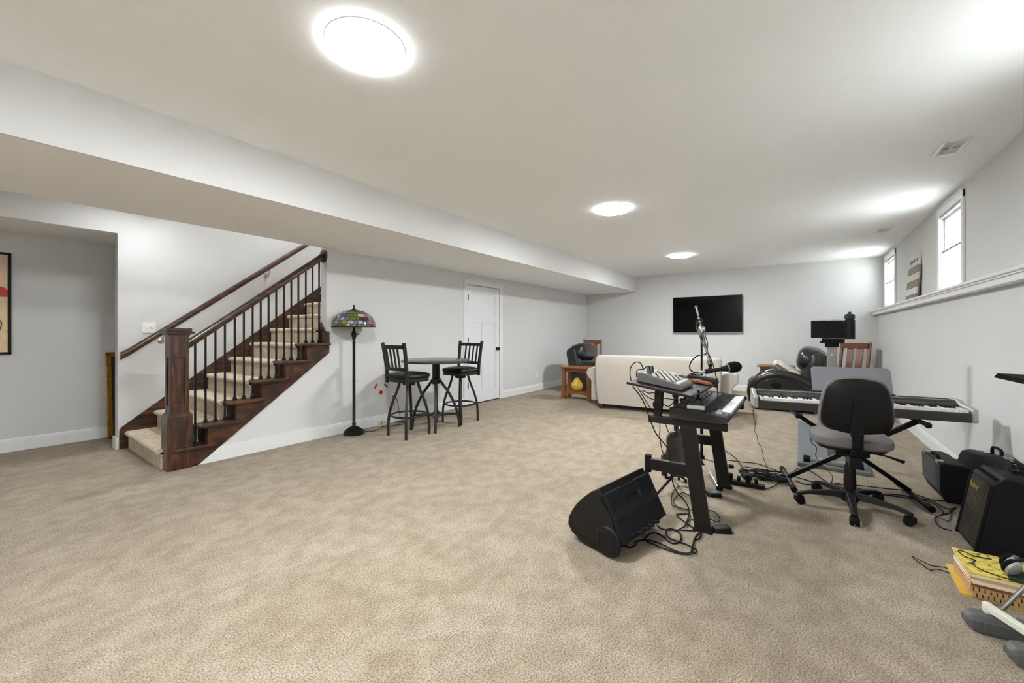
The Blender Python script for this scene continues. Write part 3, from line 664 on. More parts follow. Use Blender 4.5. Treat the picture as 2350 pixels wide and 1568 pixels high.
def dining_chair(label,loc,rz):
    t = thing('dining_chair',label,'chair',loc,rz,'wooden dining chairs by the far wall')
    W = .20
    for s in (-1,1):
        MB().tube([(-.19,s*(W-.02),0),(-.185,s*(W-.01),.44),(-.20,s*W,.62),(-.235,s*W,.82),(-.285,s*W,1.06)],.019,4,sub=4,sq=(0,1,0)).build('back_post','chair_wood',t)
        MB().tube([(.19,s*(W-.01),0),(.19,s*(W-.01),.44)],[.016,.021],4,sq=(0,1,0)).build('front_leg','chair_wood',t)
        MB().box(-.18,.18,s*(W-.01)-.01,s*(W-.01)+.01,.38,.43).build('side_rail','chair_wood',t)
    MB().tube([(-.265,-W,.995),(-.285,0,1.0),(-.265,W,.995)],.045,4,sub=4,sq=(0,0,1)).build('top_rail','chair_wood',t).scale = (1,1,1)
    MB().tube([(-.19,-W,.52),(-.20,0,.52),(-.19,W,.52)],.02,4,sub=3,sq=(0,0,1)).build('bottom_rail','chair_wood',t)
    for y in (-.068,.068):
        m = MB(); rings = []
        for x,z in ((-.20,.52),(-.195,.60),(-.215,.72),(-.245,.84),(-.27,.97)): rings.append([(x-.008,y-.048,z),(x+.008,y-.048,z),(x+.008,y+.048,z),(x-.008,y+.048,z)])
        m.loft(rings).build('back_slat','chair_wood',t,smooth=True)
    MB().sell((.01,0,.46),(.44,.44,.07),.5,.35,24,8).build('seat','leather_seat',t,smooth=True)
    return t
dining_chair('brown wooden slat back dining chair in the right far corner',(8.86,-.66,0),150)
dining_chair('brown wooden dining chair showing only its top behind the left recliner',(8.75,3.98,0),200)
fb = thing('folded_table','thin grey folded panel leaning on the right wall behind the wooden chair','panel',(9.33,-1.08,0),0,rx=3)
MB().box(-.2,.2,-.010,.010,0,.92).build('panel','post_taupe',fb,bevel=.004); MB().box(-.205,.205,-.013,.013,.915,.93).build('edge','steel',fb)

# ================================================================== LEDGE SIGN
sg = thing('wooden_sign','rustic sign of alternating white and brown boards leaning on the ledge','sign',(7.17,-1.165,1.616),0,rx=4.5)
for k in range(7): MB().box(-.30+.006*((k*3) % 4),.30-.006*((k*5) % 3),-.012,.006,k*.09+.002,k*.09+.088).build('board','wood_barn' if k in (0,2,4) else 'wood_white',sg,bevel=.002)
for x in (-.285,.20): MB().box(x,x+.045,-.024,-.012,0,.64).build('batten','wood_edge',sg,bevel=.002)
for k in range(5): MB().box(-.2+.09*k,-.17+.09*k,.006,.009,.50+.01*(k % 2),.545).build('marking','dark_grey',sg)

# ================================================================== EXERCISE MACHINE
ex = thing('exercise_machine','grey exercise machine with flat deck, upright post and top tray','exercise machine',(4.5,-.242,0))
MB().box(0,2.1,-.255,.255,.0,.035).build('deck','deck_grey',ex,bevel=.008)
MB().box(.05,.11,-.205,.205,.035,.075).build('roller_bar','post_taupe',ex,bevel=.01)
for s in (-1,1): MB().cyl((.08,s*.16,.056),(.08,s*.21,.056),.033,n=16).build('end_cap','rubber',ex,smooth=True)
po_ = MB().box(.12,.175,-.035,.035,.035,1.125).build('post','post_taupe',ex,bevel=.006)
for z in (1.02,.25,.06): MB().lathe([(.001,0),(.009,0),(.007,.006),(.001,.007)],12,M=Tr(.12,0,z) @ Ry(-90)).build('bolt','bolt',po_,smooth=True)
for s in (-1,1): MB().tube([(.115,s*.045,.21),(.105,s*.062,.21),(.105,s*.062,.26),(.115,s*.045,.26)],.004,6).build('cable_clip','steel',po_)
MB().box(.11,.19,-.05,.05,1.09,1.13).build('neck','black_plastic',ex,bevel=.004)
MB().box(.08,.26,-.085,.085,1.125,1.145).build('tray','black_plastic',ex,bevel=.004)
MB().cyl((.085,-.085,1.155),(.085,.075,1.155),.017,n=16).build('tray_roller','black_metal',ex,smooth=True)
cupm = MB(); cupm.lathe([(.036,1.165),(.038,1.165),(.038,1.335),(.036,1.335)],24,c=(.16,-.125,0)); cupm.lathe([(.001,1.165),(.037,1.165),(.037,1.17),(.001,1.17)],24,c=(.16,-.125,0))
cupm.build('bottle_holder','black_plastic',ex,smooth=True); MB().box(.13,.19,-.095,-.07,1.18,1.32).build('holder_bracket','black_plastic',ex)
wb = thing('water_bottle','black water bottle standing in the holder of the exercise machine','bottle',(4.66,-.367,1.171))
MB().lathe([(.001,0),(.033,0),(.034,.02),(.034,.15),(.03,.165),(.028,.17)],24).build('body','matte_black',wb,smooth=True)
MB().lathe([(.028,.168),(.036,.175),(.038,.195),(.034,.212),(.016,.22),(.010,.222),(.010,.236),(.001,.238)],20).build('cap','dark_grey',wb,smooth=True)
nb = thing('spiral_notebook','black spiral bound notebook propped on the tray of the exercise machine','notebook',(4.63,-.206,1.174),0,ry=3)
MB().box(-.006,.006,-.117,.117,0,.158).build('cover','matte_black',nb,bevel=.002)
for k in range(17): MB().tube([(.009*math.cos(2*math.pi*j/10),-.095+k*.0115,.158+.009*math.sin(2*math.pi*j/10)) for j in range(10)],.0011,4,closed=True).build('ring','steel',nb)

# ================================================================== DIGITAL PIANO ON X STAND
PB = .598
pn = thing('digital_piano','long digital piano with silver ends on a crossed stand behind the office chair','digital piano',(3.835,.303,PB),-80.15)
def piano_prof(dz=0): return [(0,.004),(0,.086+dz),(.012,.094+dz),(.15,.108+dz),(.20,.132+dz),(.285,.132+dz),(.285,.02),(.26,0),(.02,0)]
for a,b in ((0,.034),(1.284,1.318)): MB().prism(piano_prof(.004),'x',a,b).build('end_cap','silver_plastic',pn,smooth=True,bevel=.008)
MB().prism([(0,.004),(0,.064),(.010,.068),(.010,.03),(.285,.03),(.285,.02),(.26,0),(.02,0)],'x',.034,1.284).build('lower_case','piano_front',pn,bevel=.003)
MB().prism([(.165,.03),(.165,.098),(.20,.112),(.208,.128),(.285,.130),(.285,.03)],'x',.034,1.284).build('top_panel','piano_body',pn,bevel=.003)
MB().box(.034,1.284,.208,.212,.127,.132).build('trim_line','silver_plastic',pn)
for k in range(9): MB().box(.30+k*.022,.315+k*.022,.178,.188,.103,.110).build('button','mid_grey',pn)
MB().box(.205,.225,.176,.190,.103,.112).build('volume_slider','black_plastic',pn)
for a,b in ((.98,1.262),(.06,.30)): MB().box(a,b,.222,.278,.130,.134).build('speaker_grille','dark_grey',pn,bevel=.002)
def keys(parent, u0, nw, ww, first, v0, vlen, z, blen, bw=.0115, hgt=.02):
    wk = MB().box(.0006,ww-.0006,0,vlen,-hgt,0).mesh('white_key',MATS['key_white']); bk = MB().loft([[(-bw/2,vlen-blen,0),(bw/2,vlen-blen,0),(bw/2,vlen,0),(-bw/2,vlen,0)],[(-bw*.38,vlen-blen+.008,.011),(bw*.38,vlen-blen+.008,.011),(bw*.38,vlen,.011),(-bw*.38,vlen,.011)]]).mesh('black_key',MATS['key_black'])
    for i in range(nw):
        o = bpy.data.objects.new('white_key',wk); C.objects.link(o); o.parent = parent; o.location = (u0+i*ww,v0,z)
        nt = (i+first) % 7      # C=0
        if nt in (0,1,3,4,5) and i < nw-1:
            o = bpy.data.objects.new('black_key',bk); C.objects.link(o); o.parent = parent; o.location = (u0+(i+1)*ww,v0,z)
keys(pn,.046,52,1.226/52,5,.012,.150,.088,.095)
mr = MB(Tr(.445,.262,.128) @ Rx(-16))
pts = [(0,0),(.51,0),(.515,.01),(.515,.185)]+[(.487+.026*math.cos(R(a)),.192+.026*math.sin(R(a))) for a in range(10,91,20)]+[(.026+.026*math.cos(R(a)),.192+.026*math.sin(R(a))) for a in range(90,181,20)]+[(0,.01)]
mr.prism(pts,'y',0,.008); mr.build('music_rest','rest_lilac',pn,bevel=.002)
MB(Tr(.445,.262,.128) @ Rx(-16)).box(-.008,.523,-.012,.012,-.004,.012).build('rest_slot','dark_grey',pn)
MB(Tr(.445,.262,.128) @ Rx(-16)).box(.075,.077,-.001,.0,.0,.05).build('rest_mark','mid_grey',pn)
xs = thing('keyboard_x_stand','black folding X stand under the digital piano','keyboard stand',(3.835,.303,0),-80.15)
XT = PB-.016
bars = [((.235,.10),(1.06,XT),.115),((1.03,.10),(.30,XT),.165)]
def bar(a,b,v): return MB().tube([(a[0],v,a[1]-.06),(b[0],v,b[1]-.012)],.0155,4,sq=(0,1,0))
for i,(a,b,v) in enumerate((((.25,.10),(1.045,XT),.115),((1.02,.10),(.29,XT),.165))):
    MB().tube([(a[0],v,.035),(b[0],v,XT-.012)],.0155,4,sq=(0,1,0)).build('cross_bar','black_metal',xs)
    u = b[0]; MB().cyl((u,-.03,XT-.008),(u,.31,XT-.008),.0155,n=12).build('support_arm','black_metal',xs,smooth=True)
    for vv in (-.03,.31): MB().sell((u,vv-.012 if vv < 0 else vv+.012,XT-.010),(.036,.05,.042),.8,.8,14,10).build('end_grip','rubber' ,xs,smooth=True)
    u = a[0]; MB().cyl((u,-.13,.022),(u,.35,.022),.018,n=12).build('foot_bar','black_metal',xs,smooth=True)
    for vv in (-.13,.35): MB().cyl((u,vv-.03,.022),(u,vv+.03,.022),.022,n=12).build('foot_cap','rubber',xs,smooth=True)
MB().cyl((.655,.09,.335),(.655,.20,.335),.04,n=20).build('pivot','black_plastic',xs,smooth=True)
MB().sell((.32,.02,XT-.012),(.03,.03,.03),1,1,10,8).build('green_grip','green_rubber',xs,smooth=True)

# ================================================================== OFFICE CHAIR
oc = thing('office_chair','black and grey swivel office chair seen from behind at the piano','chair',(3.61,-.285,0),4)
B = Tr(-.205,0,.745) @ Ry(-7)
def back_shape(th,w,hh,bow,dx):
    rings = []
    for i in range(25):
        t = -1+2*i/24; z = hh*t
        wd = w*(1-.26*max(0,(t+.45)/1.45)**1.7)*max(.02,1-abs(t)**7)**.42
        row = []
        for j in range(20):
            a = 2*math.pi*j/20; y = math.copysign(abs(math.cos(a))**.5,math.cos(a))*wd; x = th*math.copysign(abs(math.sin(a))**.7,math.sin(a))*max(.05,1-abs(t)**8)**.5
            row.append((dx+x-bow*(1-(y/w)**2)+.03*t*t,y,z))
        rings.append(row)
    return MB(B).loft(rings)
back_shape(.022,.183,.184,.035,-.012).build('back_shell','black_plastic',oc,smooth=True)
back_shape(.034,.194,.192,.035,.028).build('back_cushion','fabric_grey',oc,smooth=True)
MB(B).prism([(-.034,-.19),(.034,-.19),(.024,.07),(-.024,.07)],'x',-.075,-.05).build('shell_spine','black_plastic',oc,bevel=.008)
MB().sell((.03,0,.485),(.43,.445,.105),.6,.62,36,12).build('seat','fabric_grey',oc,smooth=True)
MB().sell((.03,0,.445),(.36,.38,.05),.4,.6,32,8).build('seat_pan','black_plastic',oc,smooth=True)
bel = []
for i in range(29):
    t = i/28; p = Vector((-.262+.15*max(0,t-.45)**1.3*2,0,.575-.20*t)); r = .031 if i % 2 else .026; bel.append([(p.x+r*.8*math.cos(2*math.pi*j/16),r*math.sin(2*math.pi*j/16),p.z) for j in range(16)])
MB().loft(bel).build('bellows','rubber',oc,smooth=False)
MB().tube([(-.20,0,.375),(-.12,0,.385),(.04,0,.40)],.032,4,sub=3,sq=(0,1,0)).build('back_bracket','black_plastic',oc)
MB().box(-.10,.12,-.09,.09,.385,.425).build('mechanism','black_plastic',oc,bevel=.01)
MB().tube([(.02,-.08,.40),(.01,-.18,.395),(-.03,-.27,.375)],[.006,.006,.012],6,sub=3).build('lever','black_plastic',oc)
MB().lathe([(.001,.40),(.024,.40),(.024,.31),(.030,.30),(.035,.19),(.034,.14),(.023,.14),(.023,.06),(.001,.06)],24).build('gas_column','black_plastic',oc,smooth=True)
MB().lathe([(.001,.06),(.045,.06),(.048,.10),(.04,.125),(.001,.125)],24).build('hub','black_plastic',oc,smooth=True)
for q in range(5):
    a = 180+72*q-4; M_ = Rz(a)
    l = MB(M_); l.loft([[(x,-w1,zb),(x,w1,zb),(x,w1*.7,zt_),(x,-w1*.7,zt_)] for x,w1,zb,zt_ in ((.02,.034,.075,.122),(.12,.028,.085,.118),(.24,.021,.078,.102),(.295,.02,.066,.088),(.315,.016,.064,.080))]); lg = l.build('base_leg','black_plastic',oc,smooth=True,bevel=.004)
    cs = MB(M_ @ Tr(.295,0,0)); 
    cs.cyl((0,-.024,.027),(0,-.006,.027),.027,n=18); cs.cyl((0,.006,.027),(0,.024,.027),.027,n=18); cs.cyl((0,0,.03),(0,0,.072),.008,n=8); cs.sell((.005,0,.038),(.062,.05,.040),.5,.5,14,8)
    cs.build('caster','rubber',lg,smooth=True)

# ================================================================== SYNTH STAND, SYNTHESIZER AND THINGS ON IT
ks = thing('keyboard_stand','brown black two tier keyboard stand with slanted legs beside the floor monitor','keyboard stand',(2.68,0,0))
for x in (0,.85):
    MB().box(x-.022,x+.022,.345,.808,.632,.676).build('top_arm','stand_paint',ks,bevel=.004)
    lg = MB().loft([[(x-.022,y0,z),(x+.022,y0,z),(x+.022,y1,z),(x-.022,y1,z)] for y0,y1,z in ((.436,.524,.012),(.524,.612,.634))]).build('leg','stand_paint',ks,bevel=.003)
    for k in range(14): MB().box(x-.0235,x-.021,.436+(.188+.03*k)*.1415+.006,.436+(.188+.03*k)*.1415+.012,.20+.03*k,.207+.03*k).build('adjust_hole','matte_black',lg)
    MB().box(x-.03,x+.03,.425,.535,0,.014).build('foot_plate','rubber',ks,bevel=.004)
    MB().box(x-.018,x+.018,.555,.81,.318,.392).build('lower_arm','stand_paint',ks,bevel=.004)
    MB().cyl((x,.815,.30),(x,.815,.41),.022,n=16).build('arm_end','rubber',ks,smooth=True)
    MB().tube([(x,.81,.33),(x,.86,.20),(x,.93,.03)],.014,10,sub=3).build('rear_leg','black_metal',ks,smooth=True); MB().sell((x,.935,.017),(.045,.05,.034),.6,.6,12,8).build('rear_foot','rubber',ks,smooth=True)
    u = MB().loft([[(x-.02,y0,z),(x+.02,y0,z),(x+.02,y1,z),(x-.02,y1,z)] for y0,y1,z in ((.728,.775,.672),(.715,.765,.865))]).build('riser_post','stand_paint',ks,bevel=.003)
    MB().box(x-.024,x+.024,.722,.778,.735,.765).build('clamp','stand_paint',u,bevel=.003)
MB().tube([(.0,.575,.615),(.85,.575,.615)],.016,4,sq=(0,0,1)).build('crossbar','stand_paint',ks)
# upper shelf
SH = Tr(-.18,.70,.871) @ Rx(8.2)       # local in stand frame: u along x, v along y (back +)
MB(SH).box(0,.90,-.20,.20,-.008,.008).build('upper_shelf','stand_paint',ks,bevel=.003)
MB(SH).box(0,.90,-.205,-.19,-.008,.012).build('shelf_lip','black_plastic',ks)
for u in (.12,.78): MB(SH).cyl((u,-.215,-.012),(u,-.185,-.012),.016,n=14).build('lip_bumper','rubber',ks,smooth=True)
for u in (.14,.70): MB(SH).cyl((u,-.2,.008),(u,-.2,.028),.007,n=10).build('stop_pin','rubber',ks,smooth=True)

SX = 2.63
sy = thing('synthesizer','dark grey synthesizer keyboard with white keys on the slanted leg stand','synthesizer',(SX,.668,.677),-90)
# local: x -> -y (towards player), y -> +x (length)
prof = [(0,0),(0,.070),(.02,.074),(.135,.067),(.205,.058),(.335,.046),(.338,.022),(.30,0)]
for a,b in ((0,.03),(.945,.975)): MB().prism(prof,'y',a,b).build('end_cheek','synth_body',sy,bevel=.006)
MB().prism([(0,0),(0,.062),(.02,.068),(.17,.058),(.17,.03),(.325,.026),(.33,.012),(.30,0)],'y',.03,.945).build('case','synth_body',sy,bevel=.003)
MB().prism([(.03,.060),(.03,.0695),(.165,.061),(.165,.05)],'y',.05,.93).build('control_panel','synth_panel',sy,bevel=.002)
MB(Tr(.06,.42,.0685) @ Ry(3.6)).box(0,.06,0,.14,0,.002).build('display','screen_glass',sy)
for i in range(4):
    for j in range(14): MB(Tr(.05+.026*i,.12+.018*j if j < 14 else 0,.0685-.0016*i)).box(0,.009,0,.010,0,.004).build('button','silver_plastic' if (i+j) % 4 == 0 else 'dark_grey',sy)
for i in range(3):
    for j in range(12): MB(Tr(.05+.03*i,.60+.024*j,.0683-.0016*i)).cyl((0,0,0),(0,0,.012),.006,n=8).build('knob','knob_dark' if (i+j) % 3 else 'knob_light',sy)
MB().box(.172,.325,.032,.15,.03,.052).build('wheel_block','synth_panel',sy,bevel=.003)
for k in range(2): MB().cyl((.27,.065+.04*k,.048),(.27,.085+.04*k,.048),.02,n=16).build('wheel','silver_plastic',sy,smooth=True)
for i in range(2):
    for j in range(3): MB().cyl((.20+.02*i,.06+.022*j,.05),(.20+.02*i,.06+.022*j,.056),.005,n=8).build('pad','matte_black',sy)
kk = thing('kb','','',(0,0,0)); bpy.data.objects.remove(kk)
ky = bpy.data.objects.new('keybed',MB().box(.172,.32,.152,.944,.024,.03).mesh('keybed',MATS['matte_black'])); C.objects.link(ky); ky.parent = sy
def synth_keys():
    nwk, ww = 36, .79/36
    wk = MB().box(0,.148,.0005,ww-.0005,-.018,0).mesh('white_key',MATS['key_white'])
    bk = MB().loft([[(0,-.0058,0),(.092,-.0058,0),(.092,.0058,0),(0,.0058,0)],[(0,-.0042,.011),(.082,-.0042,.011),(.082,.0042,.011),(0,.0042,.011)]]).mesh('black_key',MATS['key_black'])
    for i in range(nwk):
        o = bpy.data.objects.new('white_key',wk); C.objects.link(o); o.parent = sy; o.location = (.175,.153+i*ww,.047)
        if i % 7 in (0,1,3,4,5) and i < nwk-1:
            o = bpy.data.objects.new('black_key',bk); C.objects.link(o); o.parent = sy; o.location = (.175,.153+(i+1)*ww,.047)
synth_keys()
# flash drive like white device on the synth corner
wd = thing('card_reader','small white and blue device on the near corner of the synthesizer','device',(SX+.03,.52,.7465),-90)
MB().box(-.05,.05,0,.03,0,.022).build('body','white_plastic',wd,bevel=.003); MB().box(.0495,.052,.004,.026,.004,.018).build('label','blue_ink',wd)
# mixer
mx = thing('audio_mixer','small grey audio mixer with rows of knobs on the upper shelf','mixer',(2.58,.86,.906),-90); mx.rotation_euler = (0,R(8.2),R(-90))
MB().prism([(0,0),(0,.055),(.03,.060),(.27,.028),(.285,.018),(.283,0)],'y',0,.30).build('chassis','mixer_grey',mx,bevel=.004)
MB().prism([(.035,.060),(.035,.0615),(.262,.031),(.262,.0295)],'y',.008,.292).build('face_plate','mixer_top',mx)
def mtop(x): return .0605-(x-.035)*.1335
for i in range(10):
    for j in range(10):
        x = .085+.0145*i; y = .022+.028*j
        MB(Tr(x,y,mtop(x))).cyl((0,0,0),(0,0,.010),.0045,.0035,n=7).build('knob','knob_light' if (i+j) % 3 else 'knob_dark',mx)
for j in range(10): MB(Tr(.245,.022+.028*j,mtop(.245))).box(-.010,.010,-.004,.004,0,.008).build('fader','knob_light',mx)
for j in range(8): MB(Tr(.055,.03+.033*j,mtop(.055))).cyl((0,0,0),(0,0,.006),.010,n=12).build('jack_socket','steel',mx)
for j in range(4): MB(Tr(.06,.03+.033*j,mtop(.06))).cyl((0,0,.004),(-.012,0,.045),.008,n=10).build('plug','black_plastic' if j % 2 else 'steel',mx)
# effects unit, leather case, glasses
fx = thing('effects_unit','flat dark grey multi-button unit at the far end of the upper shelf','effects unit',(3.24,.585,.868),-90); fx.rotation_euler = (0,R(8.2),R(-86))
MB().box(-.10,.10,-.065,.065,0,.03).build('case','dark_grey',fx,bevel=.006)
MB().box(-.085,-.02,-.04,.04,.03,.0315).build('screen','screen_glass',fx)
for i in range(4):
    for j in range(3): MB().box(.0+.024*i,.016+.024*i,-.045+.032*j,-.022+.032*j,.03,.034).build('button','silver_plastic' if j else 'mid_grey',fx)
lc_ = thing('leather_pouch','tan brown leather pouch lying beside the effects unit','pouch',(3.06,.575,.8625),-90); lc_.rotation_euler = (0,R(8.2),R(-84))
MB().sell((0,0,.012),(.17,.05,.024),.6,.6,20,8).build('body','brown_leather',lc_,smooth=True); MB().box(-.02,.0,-.027,.027,.006,.0255).build('strap','brown_leather',lc_,bevel=.002)
eg = thing('eyeglasses','thin dark eyeglasses on the shelf by the leather pouch','glasses',(3.08,.71,.884),-90); eg.rotation_euler = (0,R(8.2),R(-70))
for s in (-1,1):
    MB().tube([(.022*math.cos(2*math.pi*j/14),s*.032+.026*math.sin(2*math.pi*j/14),.02) for j in range(14)],.0018,5,closed=True).build('lens_rim','matte_black',eg)
    MB().tube([(.0,s*.06,.02),(.07,s*.062,.018),(.12,s*.058,.006)],.0018,5,sub=3).build('temple','matte_black',eg)
MB().tube([(0,-.008,.022),(0,.008,.022)],.0018,5).build('bridge','matte_black',eg)

# ================================================================== MICROPHONE STAND
ms = thing('microphone_stand','tall black and chrome microphone boom stand behind the synthesizer','microphone stand',(3.76,.685,0))
MB().cyl((0,0,.10),(0,0,.78),.0125,n=12).build('lower_tube','black_metal',ms,smooth=True)
MB().cyl((0,0,.76),(0,0,1.26),.009,n=12).build('upper_tube','black_metal',ms,smooth=True)
MB().lathe([(.001,.74),(.02,.74),(.022,.77),(.022,.83),(.013,.86),(.001,.86)],14).build('height_clutch','black_plastic',ms,smooth=True)
MB().lathe([(.001,.08),(.024,.08),(.024,.16),(.001,.16)],14).build('tripod_hub','black_plastic',ms,smooth=True)
for a in (210,330,90):
    cx,cy = math.cos(R(a)),math.sin(R(a)); MB().cyl((.02*cx,.02*cy,.13),(.36*cx,.36*cy,.012),.0085,n=10).build('tripod_leg','chrome',ms,smooth=True); MB().sell((.37*cx,.37*cy,.014),(.05,.05,.028),.6,.8,12,8).build('tripod_foot','rubber',ms,smooth=True)
# boom: upper end far, lower end by the microphone
W0 = Vector((3.76,.685,0))
K_ = Vector((0,0,1.245)); E_ = Vector((2.919,.479,1.0))-W0; A_ = K_+(K_-E_)*1.0
MB().cyl(A_,K_+(E_-K_)*.12,.0095,n=12).build('boom_upper','chrome',ms,smooth=True); MB().cyl(K_,E_,.008,n=12).build('boom_lower','black_metal',ms,smooth=True)
MB().cyl(A_,A_+(A_-K_).normalized()*.035,.016,n=12).build('boom_cap','steel',ms,smooth=True)
MB().sell(tuple(K_),(.055,.055,.06),.6,.6,14,10).build('boom_clutch','chrome',ms,smooth=True)
q = (E_-K_).normalized(); MB().cyl(E_-q*.09,E_,.013,n=12).build('boom_grip','black_plastic',ms,smooth=True)
dv_ = Vector((.584,-.811,.16)).normalized()
Mp = Vector((2.915,.485,.966))       # clip position
mi = thing('microphone','handheld microphone with black foam windscreen clipped to the boom','microphone',tuple(Mp))
P0 = -dv_*.03; P1 = dv_*.075; P2 = dv_*.12
MB().tube([P0,P1,P2],[.0115,.0135,.023],16).build('body','black_plastic',mi,smooth=True)
MB().cyl(P2,P2+dv_*.008,.026,n=18).build('ring','silver_plastic',mi,smooth=True)
MB().cyl(P0,P0-dv_*.045,.0095,n=12).build('connector','nickel',mi,smooth=True)
MB().cyl(P0+dv_*.005,P0+dv_*.05,.017,n=14).build('clip','black_plastic',mi,smooth=True)
MB().cyl(P0+dv_*.03,E_+W0-Mp,.009,n=10).build('clip_joint','black_plastic',mi,smooth=True)
qt = Vector((0,0,1)).rotation_difference(dv_).to_matrix().to_4x4()
MB(Tr(*(P2+dv_*.044)) @ qt).lathe([(.001,-.038),(.030,-.038),(.036,-.02),(.038,.01),(.031,.034),(.017,.047),(.001,.050)],22).build('windscreen','foam',mi,smooth=True)
mc = thing('microphone_cable','black cable coiled around the boom and looping down to the microphone','cable')
Mc0 = Mp+P0-dv_*.045; rt = Vector((.584,-.811,0)); U = Vector((0,0,1))
def bo(t): return W0+E_+(K_-E_)*t
cpts = [Mc0,Mc0-rt*.03+U*.004,Mc0-rt*.055+U*.03,Mc0-rt*.045+U*.075,Mc0+rt*.0+U*.115,bo(.28)-rt*.012,bo(.45)+rt*.012,bo(.62)+rt*.022,bo(.78)+rt*.018,bo(.92)+rt*.02,bo(1.05)-rt*.02+U*.02]
for k in range(12): a = k*1.6; cpts.append(bo(1.1+.035*k)+rt*(.03*math.cos(a))+U*(.03*math.sin(a)))
cpts += [bo(1.25)-rt*.035,bo(1.0)-rt*.04,bo(.8)-rt*.028,bo(.6)-rt*.02,bo(.42)-rt*.006,bo(.3)+rt*.03-U*.05,bo(.12)+rt*.05-U*.12,bo(.02)+rt*.055-U*.25]
MB().tube(cpts,.0042,8,sub=7).build('cable','cable',mc,smooth=True)

# ================================================================== SMALL GUITAR ON A STAND
gu = thing('small_guitar','small dark brown guitar leaning upright behind the keyboard stand','guitar',(3.22,.755,.12),200,ry=-9)
out = []
for j in range(40):
    a = 2*math.pi*j/40; z = .17-.17*math.cos(a); wv = (.125 if z < .17 else .098)*abs(math.sin(a))**.8*(1-.20*math.exp(-((z-.21)/.05)**2)); out.append((math.copysign(wv,math.sin(a)),z))
MB().prism(out,'x',-.035,.035).build('body','guitar_brown',gu,smooth=True,bevel=.006)
MB().prism([(y*.96,z*.97+.005) for y,z in out],'x',-.0375,-.034).build('sound_board','guitar_top',gu)
MB().lathe([(.001,-.001),(.032,-.001),(.032,.001),(.001,.001)],20,M=Tr(-.038,0,.22) @ Ry(90)).build('sound_hole','matte_black',gu)
MB().box(-.045,-.02,-.018,.018,.28,.60).build('neck','guitar_brown',gu,bevel=.004); MB().box(-.04,-.022,-.026,.026,.60,.70).build('headstock','guitar_brown',gu,bevel=.004)
MB().box(-.044,-.036,-.03,.03,.08,.092).build('bridge','matte_black',gu)
MB().sell((0,0,-.004),(.014,.014,.014),1,1,8,6).build('strap_button','steel',gu,smooth=True)
gs = thing('guitar_stand','black tubular stand holding the small guitar upright','guitar stand',(3.22,.755,0))
MB().cyl((.04,0,.08),(.10,.03,.46),.009,n=10).build('upright','black_metal',gs,smooth=True)
for a in (150,270,30):
    cx,cy = math.cos(R(a)),math.sin(R(a)); MB().cyl((.04,0,.16),(.04+.26*cx,.22*cy,.012),.0095,n=10).build('leg','black_metal',gs,smooth=True)
MB().tube([(-.06,-.07,.13),(-.05,-.07,.105),(.04,-.03,.105),(.04,.03,.105),(-.05,.07,.105),(-.06,.07,.13)],.008,8,sub=3).build('cradle','rubber',gs,smooth=True)

# ================================================================== FLOOR MONITOR SPEAKER
mo = thing('floor_monitor','black wedge stage monitor speaker lying on the carpet','speaker',(2.068,.842,0),-10.13)
pf = [(0,0),(.113,0),(.19,.015),(.254,.045),(.282,.083),(.278,.125),(.254,.171),(.225,.215),(.182,.263),(.12,.318),(.058,.358),(.044,.320),(-.040,.225),(-.062,.106),(-.055,.07)]
def ring(t,sc): 
    cx,cz = .07,.17
    return [(t,cx+(p[0]-cx)*sc,max(0,cz+(p[1]-cz)*sc) if sc < 1 else p[1]) for p in pf]
MB().loft([ring(0,.97),ring(.012,1),ring(.49,1),ring(.50,.97)]).build('cabinet','speaker_plastic',mo,smooth=True,bevel=.004)
# inset end panel and round cover
ip = [(.07+(p[0]-.07)*.80,.16+(p[1]-.16)*.78) for p in [(.10,.0),(.24,.05),(.262,.085),(.24,.165),(.06,.335),(-.05,.23),(-.07,.11)]]
MB().prism(ip,'x',-.006,.004).build('end_panel','speaker_plastic',mo,bevel=.005)
MB(Tr(-.004,.0,.085) @ Ry(-90)).lathe([(.001,-.002),(.078,-.002),(.082,.003),(.074,.012),(.001,.014)],32).build('round_cover','speaker_plastic',mo,smooth=True)
for k in range(9): MB(Tr(-.018,.0,.085)).box(-.001,.002,-.05+.012*k,-.046+.012*k,-.045,.045).build('cover_rib','black_plastic',mo)
# back panel with a scooped handle
dy,dz = .118,.235; Ln = math.hypot(dy,dz); ang = math.degrees(math.atan2(dy,dz))
BP = Tr(0,-.096,.100) @ Rx(-ang)      # local z up the panel, outwards is -y
u0,u1,za = .175,.325,.105
bm2 = MB(BP); bm2.prism([(0,0),(.5,0),(.5,Ln),(u1,Ln),(u1,za),(u0,za),(u0,Ln),(0,Ln)],'y',0,.045)
bp = bm2.build('back_panel','speaker_back',mo,bevel=.006)
rings = []
for k in range(9):
    t = k/8; z = za+(Ln-za)*t; d = .004+.036*math.sin(t*math.pi/2)
    rings.append([(u0+(u1-u0)*j/12,d*math.sin(math.pi*min(1,max(0,j/12)))**.6+.001,z) for j in range(13)])
MB(BP).loft(rings,closed=False,caps=False).build('handle_recess','recess_sheen',bp,smooth=True)
MB(BP).box(u0-.002,u1+.002,0,.012,Ln-.06,Ln-.001).build('handle_bar','speaker_back',bp,bevel=.004)
for u in (.045,.105,.375,.435): MB(BP).box(u,u+.013,-.003,.006,.125,.235).build('slot','matte_black',bp,bevel=.003)
MB(BP).box(.08,.42,-.008,.004,.004,.022).build('socket_strip','matte_black',bp,bevel=.003)
for k in range(4): MB(BP).cyl((.15+.06*k,-.04,.010),(.15+.06*k,-.004,.012),.009,n=10).build('plug','black_plastic',bp,smooth=True)

# ================================================================== AMPLIFIER, CASES
am = thing('guitar_amplifier','black guitar amplifier with slatted grille tilted back against the right wall','amplifier',(3.245,-.785,0),2)
